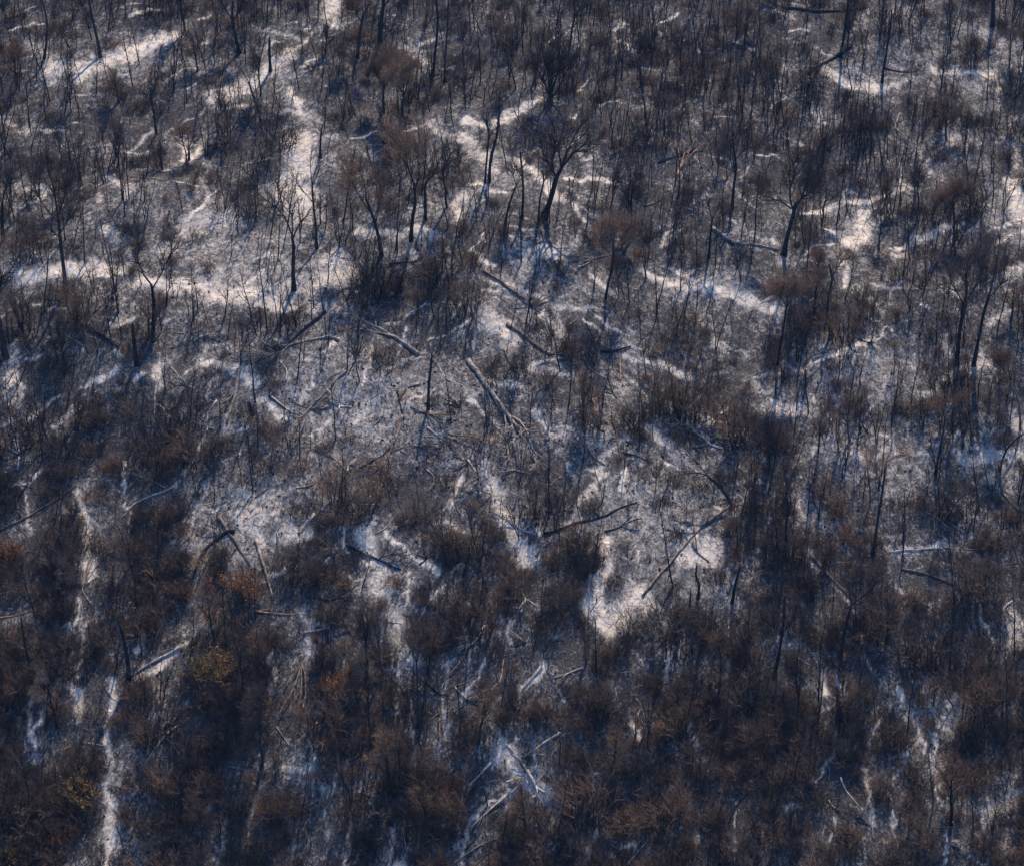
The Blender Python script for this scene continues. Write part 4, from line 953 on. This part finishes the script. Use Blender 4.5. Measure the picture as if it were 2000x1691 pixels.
def scatter(sel, kinds, weights, budget, name, cat, descs, group, smin, smax, stuff_name, stuff_label, stuff_cat, tiltamp, hbase, brown=None):
    ii = np.nonzero(sel)[0]
    var = rng.choice(len(kinds), len(ii), p=np.array(weights) / sum(weights))
    if brown:
        warm = (np.exp(-(((qx[ii] - 1640) / 330) ** 2 + ((qy[ii] - 770) / 200) ** 2)) > .35) & (rng.uniform(0, 1, len(ii)) < .8)
        var = np.where(warm, np.array(brown)[rng.integers(0, len(brown), len(ii))], var)
    sc = rng.uniform(0, 1, len(ii)) ** 1.4 * (smax - smin) + smin
    sx = sc * (rng.uniform(.75, 1.6, len(ii)) if 'shrub' in name or 'brush' in name else 1); sy = sc * (rng.uniform(.75, 1.4, len(ii)) if 'shrub' in name or 'brush' in name else 1)
    rz = rng.uniform(0, 6.283, len(ii))
    tl = rng.normal(0, tiltamp, (len(ii), 2))
    inside = (qx[ii] > 5) & (qx[ii] < 1995) & (qy[ii] > 15) & (qy[ii] < 1686)
    size = np.array([hbase[v] for v in var]) * sc / qd[ii]
    size = np.where(inside, size * rng.uniform(.8, 1.25, len(ii)), -1)
    order = np.argsort(-size)
    take = order[:budget]; rest = order[budget:]
    take = take[size[take] > 0]
    take = take[np.argsort(qd[ii][take])]
    for j in take:
        i = ii[j]
        plant(name, cat, (name, int(var[j])), kinds[var[j]], (cx[i], cy[i], cz[i]), rz[j], (sx[j] if np.ndim(sx) else sc[j], sy[j] if np.ndim(sy) else sc[j], sc[j]), tl[j], descs[var[j]], group)
    # all the others as one mass
    if not len(rest): return
    me = bpy.data.meshes.new(stuff_name)
    n = len(rest); k = ii[rest]
    me.vertices.add(n)
    me.vertices.foreach_set("co", np.stack([cx[k], cy[k], cz[k]], 1).astype(np.float32).ravel())
    me.attributes.new("variant", 'INT', 'POINT').data.foreach_set("value", var[rest].astype(np.int32))
    me.attributes.new("size", 'FLOAT_VECTOR', 'POINT').data.foreach_set("vector", np.stack([(sx + 0 * sc)[rest], (sy + 0 * sc)[rest], sc[rest]], 1).astype(np.float32).ravel())
    rot = np.stack([tl[rest, 0], tl[rest, 1], rz[rest]], 1).astype(np.float32)
    me.attributes.new("turn", 'FLOAT_VECTOR', 'POINT').data.foreach_set("vector", rot.ravel())
    o = stuff(stuff_name, me, stuff_label, stuff_cat)
    ng = bpy.data.node_groups.new(stuff_name, 'GeometryNodeTree')
    ng.interface.new_socket("Geometry", in_out='INPUT', socket_type='NodeSocketGeometry')
    ng.interface.new_socket("Geometry", in_out='OUTPUT', socket_type='NodeSocketGeometry')
    gi = ng.nodes.new("NodeGroupInput"); go = ng.nodes.new("NodeGroupOutput")
    jn = ng.nodes.new("GeometryNodeJoinGeometry")
    def attr(nm, dt):
        a = ng.nodes.new("GeometryNodeInputNamedAttribute"); a.data_type = dt; a.inputs["Name"].default_value = nm
        return a.outputs["Attribute"]
    va, sa, ra = attr("variant", 'INT'), attr("size", 'FLOAT_VECTOR'), attr("turn", 'FLOAT_VECTOR')
    for v in range(len(kinds)):
        if (name, v) not in FIRST: continue
        cmp_ = ng.nodes.new("FunctionNodeCompare"); cmp_.data_type = 'INT'; cmp_.operation = 'EQUAL'
        ng.links.new(va, cmp_.inputs[2]); cmp_.inputs[3].default_value = v
        inner = ng.nodes.new("GeometryNodeJoinGeometry")
        for p in FIRST[(name, v)]:
            oi = ng.nodes.new("GeometryNodeObjectInfo"); oi.inputs["Object"].default_value = p; oi.transform_space = 'ORIGINAL'
            ng.links.new(oi.outputs["Geometry"], inner.inputs[0])
        ip = ng.nodes.new("GeometryNodeInstanceOnPoints")
        ng.links.new(gi.outputs[0], ip.inputs["Points"]); ng.links.new(cmp_.outputs[0], ip.inputs["Selection"])
        ng.links.new(inner.outputs[0], ip.inputs["Instance"])
        ng.links.new(ra, ip.inputs["Rotation"]); ng.links.new(sa, ip.inputs["Scale"])
        ng.links.new(ip.outputs[0], jn.inputs[0])
    ng.links.new(jn.outputs[0], go.inputs[0])
    md = o.modifiers.new("planting", 'NODES'); md.node_group = ng

# brown and dark crowns one can pick out: pixel of the foot, shrub kind, half width in px
CLUMPS = [(1340,810,0,60),(1290,800,5,40),(1410,830,2,45),(1230,840,1,36),(1160,845,2,38),(1500,880,1,30),(1520,960,1,32),(665,975,2,48),(735,975,0,40),(470,1168,6,40),
 (410,1330,7,44),(665,1360,6,36),(12,1100,6,28),(125,1110,3,42),(1320,1260,1,70),(1390,1240,1,50),(750,585,1,62),(700,590,4,50),(40,510,2,50),(60,640,0,60),(150,620,2,55),
 (965,745,3,38),(1010,730,1,42),(905,610,2,48),(1360,815,5,45),(1860,770,1,48),(1975,190,1,40),(1965,260,4,40),(1830,430,4,42),(1905,410,1,46),(1450,860,2,60),(1640,670,2,50),
 (1700,620,0,55),(1560,660,5,40),(1160,700,4,40),(1080,690,4,44),(850,560,2,50),(760,720,4,36),(330,850,1,60),(280,900,4,60),(370,900,2,50),(60,860,1,70),(160,850,4,60),
 (1240,90,4,40),(1260,110,1,34),(1340,180,1,36),(1580,170,1,40),(1890,130,2,26),(130,110,2,20),(560,290,1,40),(520,310,4,40),(860,150,3,40),(1040,1010,4,50),(940,1250,2,60),
 (1000,1180,0,50),(880,1180,4,45),(1700,1250,2,60),(1800,1300,1,60),(1900,1150,2,55),(1900,1400,2,60),(1850,1010,1,60),(1560,1100,4,50),(1230,1250,3,46),(640,1450,2,60),(1620,1480,0,50),
 (1380,1520,5,30),(1330,1440,2,50),(1300,1600,0,60),(1480,1450,0,45),(1720,1560,5,34),(1560,1520,0,40),(1150,1600,2,60),(1950,1380,0,50),(540,1600,0,50),(120,1650,6,24),(300,1450,2,60),(50,1590,1,60)]
SHR_DESC = ["brown scorched shrub", "black-brown burnt shrub", "wide brown scorched shrub", "grey-brown dead shrub", "dark twiggy burnt shrub", "brown-leaved scorched shrub", "rust-orange scorched shrub", "olive-brown dry shrub", "straggling black burnt shrub", "tangled brown scorched shrub"]
for px, py, k, hw in CLUMPS:
    g = ground_at([px], [py])[0]
    u = to_pixel(g)[2] * TH / 1000
    s = hw * u / 2.3
    plant("scorched_shrub", "shrub", ("scorched_shrub", k), SHR[k], g, rng.uniform(0, 6.28), (s, s * rng.uniform(.85, 1.1)), rng.normal(0, .05, 2), SHR_DESC[k], "scorched shrubs on the slope")

SAP_DESC = ["tall thin charred pole sapling", "slim charred sapling with upright twigs", "bare crooked charred sapling", "twin-stemmed charred sapling", "three-stemmed charred sapling",
            "very tall straight charred sapling", "twin-stemmed brown-twigged sapling", "short bent charred sapling", "brown-tipped charred sapling", "many-stemmed grey sapling"]
SCO_DESC = ["brown-crowned scorched tree", "wide brown-crowned scorched tree", "tall dark-twigged burnt tree", "grey-brown twiggy dead tree", "narrow brown-crowned scorched tree", "low dark-crowned burnt tree"]
scatter(is_sco, SCO, [3,3,3,2,3,3], 210, "scorched_tree", "tree", SCO_DESC, "scorched trees scattered over the slope", .6, 1.05, "scorched_forest", "far scorched trees that merge into a brown haze of twigs", "burnt trees", .05, [9.5,8,11,8.5,10,7])
scatter(is_sap, SAP, [6,5,4,3,2,6,3,4,4,2], 270, "charred_sapling", "sapling", SAP_DESC, "charred saplings standing all over the slope", .5, 1.35, "charred_woods", "countless thin charred poles and saplings standing all over the slope", "saplings", .14, [8.5,7,6,7.5,5,9.5,5.5,4.2,6.5,4.5], [6, 8, 8, 3])
scatter(is_shr, SHR, [2,6,3,3,7,2,.05,.05,8,3], 215, "scorched_shrub", "shrub", SHR_DESC, "scorched shrubs on the slope", .5, 1.2, "scorched_shrubbery", "mass of scorched brown shrubs covering the lower slope", "shrubs", .08, [2.6]*10, [0, 2, 3, 5])

BRU_DESC = ["loose brown burnt brush", "low dark burnt brush", "upright brown burnt brush", "grey wiry burnt brush", "black wiry burnt brush"]
scatter(is_bru, BRU, [4,5,4,3,5], 110, "burnt_brush", "brush", BRU_DESC, "wiry burnt brush on the slope", .6, 1.3, "burnt_brush_undergrowth", "wiry burnt brush that covers the slope between the trees", "brush", .1, [1.5,1.1,2,1.3,1.7], [0, 2, 3])

# labels for the repeats, counted outward from the things they stand by
LAND_XY = np.array([(l[0], l[1]) for l in LAND])
def spot(o):
    x, y, d = to_pixel(np.array(o.location))
    return float(x), float(y)
ent = []
for o, desc in LATE:
    x, y = spot(o)
    dd = ((LAND_XY - (x, y)) ** 2).sum(1)
    ent.append((float(dd.min()), x, y, o, desc))
for _, x, y, o, desc in sorted(ent, key=lambda e: e[0]):
    o["label"] = place_label(desc, x, y, None)

# ------------------------------------------------------------------ litter: what nobody could count
def litter():
    rg = new_rng()
    n = 30000
    i = rg.choice(len(cx), n)
    x = cx[i] + rg.normal(0, 1.5, n); y = cy[i] + rg.normal(0, 1.5, n)
    L = rg.exponential(.9, n) + .4
    a = rg.uniform(0, 6.283, n)
    t = np.linspace(-.5, .5, 3)
    PX = x[:, None] + np.cos(a)[:, None] * L[:, None] * t; PY = y[:, None] + np.sin(a)[:, None] * L[:, None] * t
    PZ = height(PX, PY) + .05
    P = np.stack([PX, PY, PZ], 2)
    P = wobble(rg, P, .05)
    r = rg.uniform(.015, .05, n)[:, None] * np.linspace(1, .5, 3)[None]
    return Shape().tube(P, r, 3).mesh("debris", M['stick'])
stuff("burnt_debris", litter(), "scattered burnt sticks and twigs lying over the ash", "debris")

def stubble():
    rg = new_rng()
    n = 150000
    i = rg.choice(len(cx), n)
    x = cx[i] + rg.normal(0, 2.0, n); y = cy[i] + rg.normal(0, 2.0, n)
    a = ash_at(x, y)
    gap = fbm(x / 5, y / 6, 95, 3) * .5 + .5
    keep = rg.uniform(0, 1, n) < np.clip(1 - 1.15 * a, .03, 1) * np.clip((gap - .25) * 2.2, .05, 1) * np.clip(.6 + lowf[i], 0, 1)
    x, y = x[keep], y[keep]; n = len(x)
    z = height(x, y)
    L = rg.uniform(.35, 1.5, n)
    d = rg.normal(0, .38, (n, 3)); d[:, 2] = 1
    t = np.linspace(0, 1, 3)
    P = np.stack([x, y, z - .05], 1)[:, None] + d[:, None] * (L[:, None] * t[None])[:, :, None]
    P = wobble(rg, P, .10)
    r = rg.uniform(.014, .03, n)[:, None] * np.linspace(1, .3, 3)[None]
    return Shape().tube(P, r, 3).mesh("undergrowth", M['stub'])
stuff("burnt_undergrowth", stubble(), "low burnt stubble of dead stems covering the ground", "undergrowth")

def rubble():
    rg = new_rng()
    n = 1700
    w = np.clip(openz + .15, 0, 1) * (qy > 560)
    i = rg.choice(len(cx), n, p=w / w.sum())
    x = cx[i] + rg.normal(0, .8, n); y = cy[i] + rg.normal(0, .8, n)
    a = rg.uniform(0, 6.283, n); L = rg.uniform(.15, .5, n)
    t = np.linspace(-.5, .5, 4)
    PX = x[:, None] + np.cos(a)[:, None] * L[:, None] * t; PY = y[:, None] + np.sin(a)[:, None] * L[:, None] * t
    P = np.stack([PX, PY, height(PX, PY) + .06], 2)
    P = wobble(rg, P, .12)
    r = rg.uniform(.05, .16, n)[:, None] * np.array([.35, 1, .9, .3])[None]
    return Shape().tube(P, r, 5).mesh("rubble", M['char'])
stuff("charcoal_rubble", rubble(), "black lumps of charcoal scattered on the ashy open slope", "rubble")

# ------------------------------------------------------------------ the blue air between the camera and the slope
def haze():
    x0, x1, y0, y1, z0, z1 = -2700, 2700, -2700, 2700, float(zs.min()) - 1, max(float(zs.max()) + 16, CAM[2] + 4)
    v = [(x, y, z) for z in (z0, z1) for y in (y0, y1) for x in (x0, x1)]
    q = [(0, 2, 3, 1), (4, 5, 7, 6), (0, 1, 5, 4), (2, 6, 7, 3), (0, 4, 6, 2), (1, 3, 7, 5)]
    m = bpy.data.materials.new("blue_haze"); m.use_nodes = True
    nt = m.node_tree; nt.nodes.clear()
    out = nt.nodes.new("ShaderNodeOutputMaterial"); pv = nt.nodes.new("ShaderNodeVolumePrincipled")
    pv.inputs["Color"].default_value = (0.20, 0.46, 1.0, 1)
    pv.inputs["Density"].default_value = HAZE
    nt.links.new(pv.outputs[0], out.inputs["Volume"])
    o = obj("haze", quad_mesh("haze", v, q, (), (m,), smooth=False))
    o["kind"] = "stuff"; o["label"] = "thin blue haze in the air over the slope"
HAZE = 0.00004
haze()
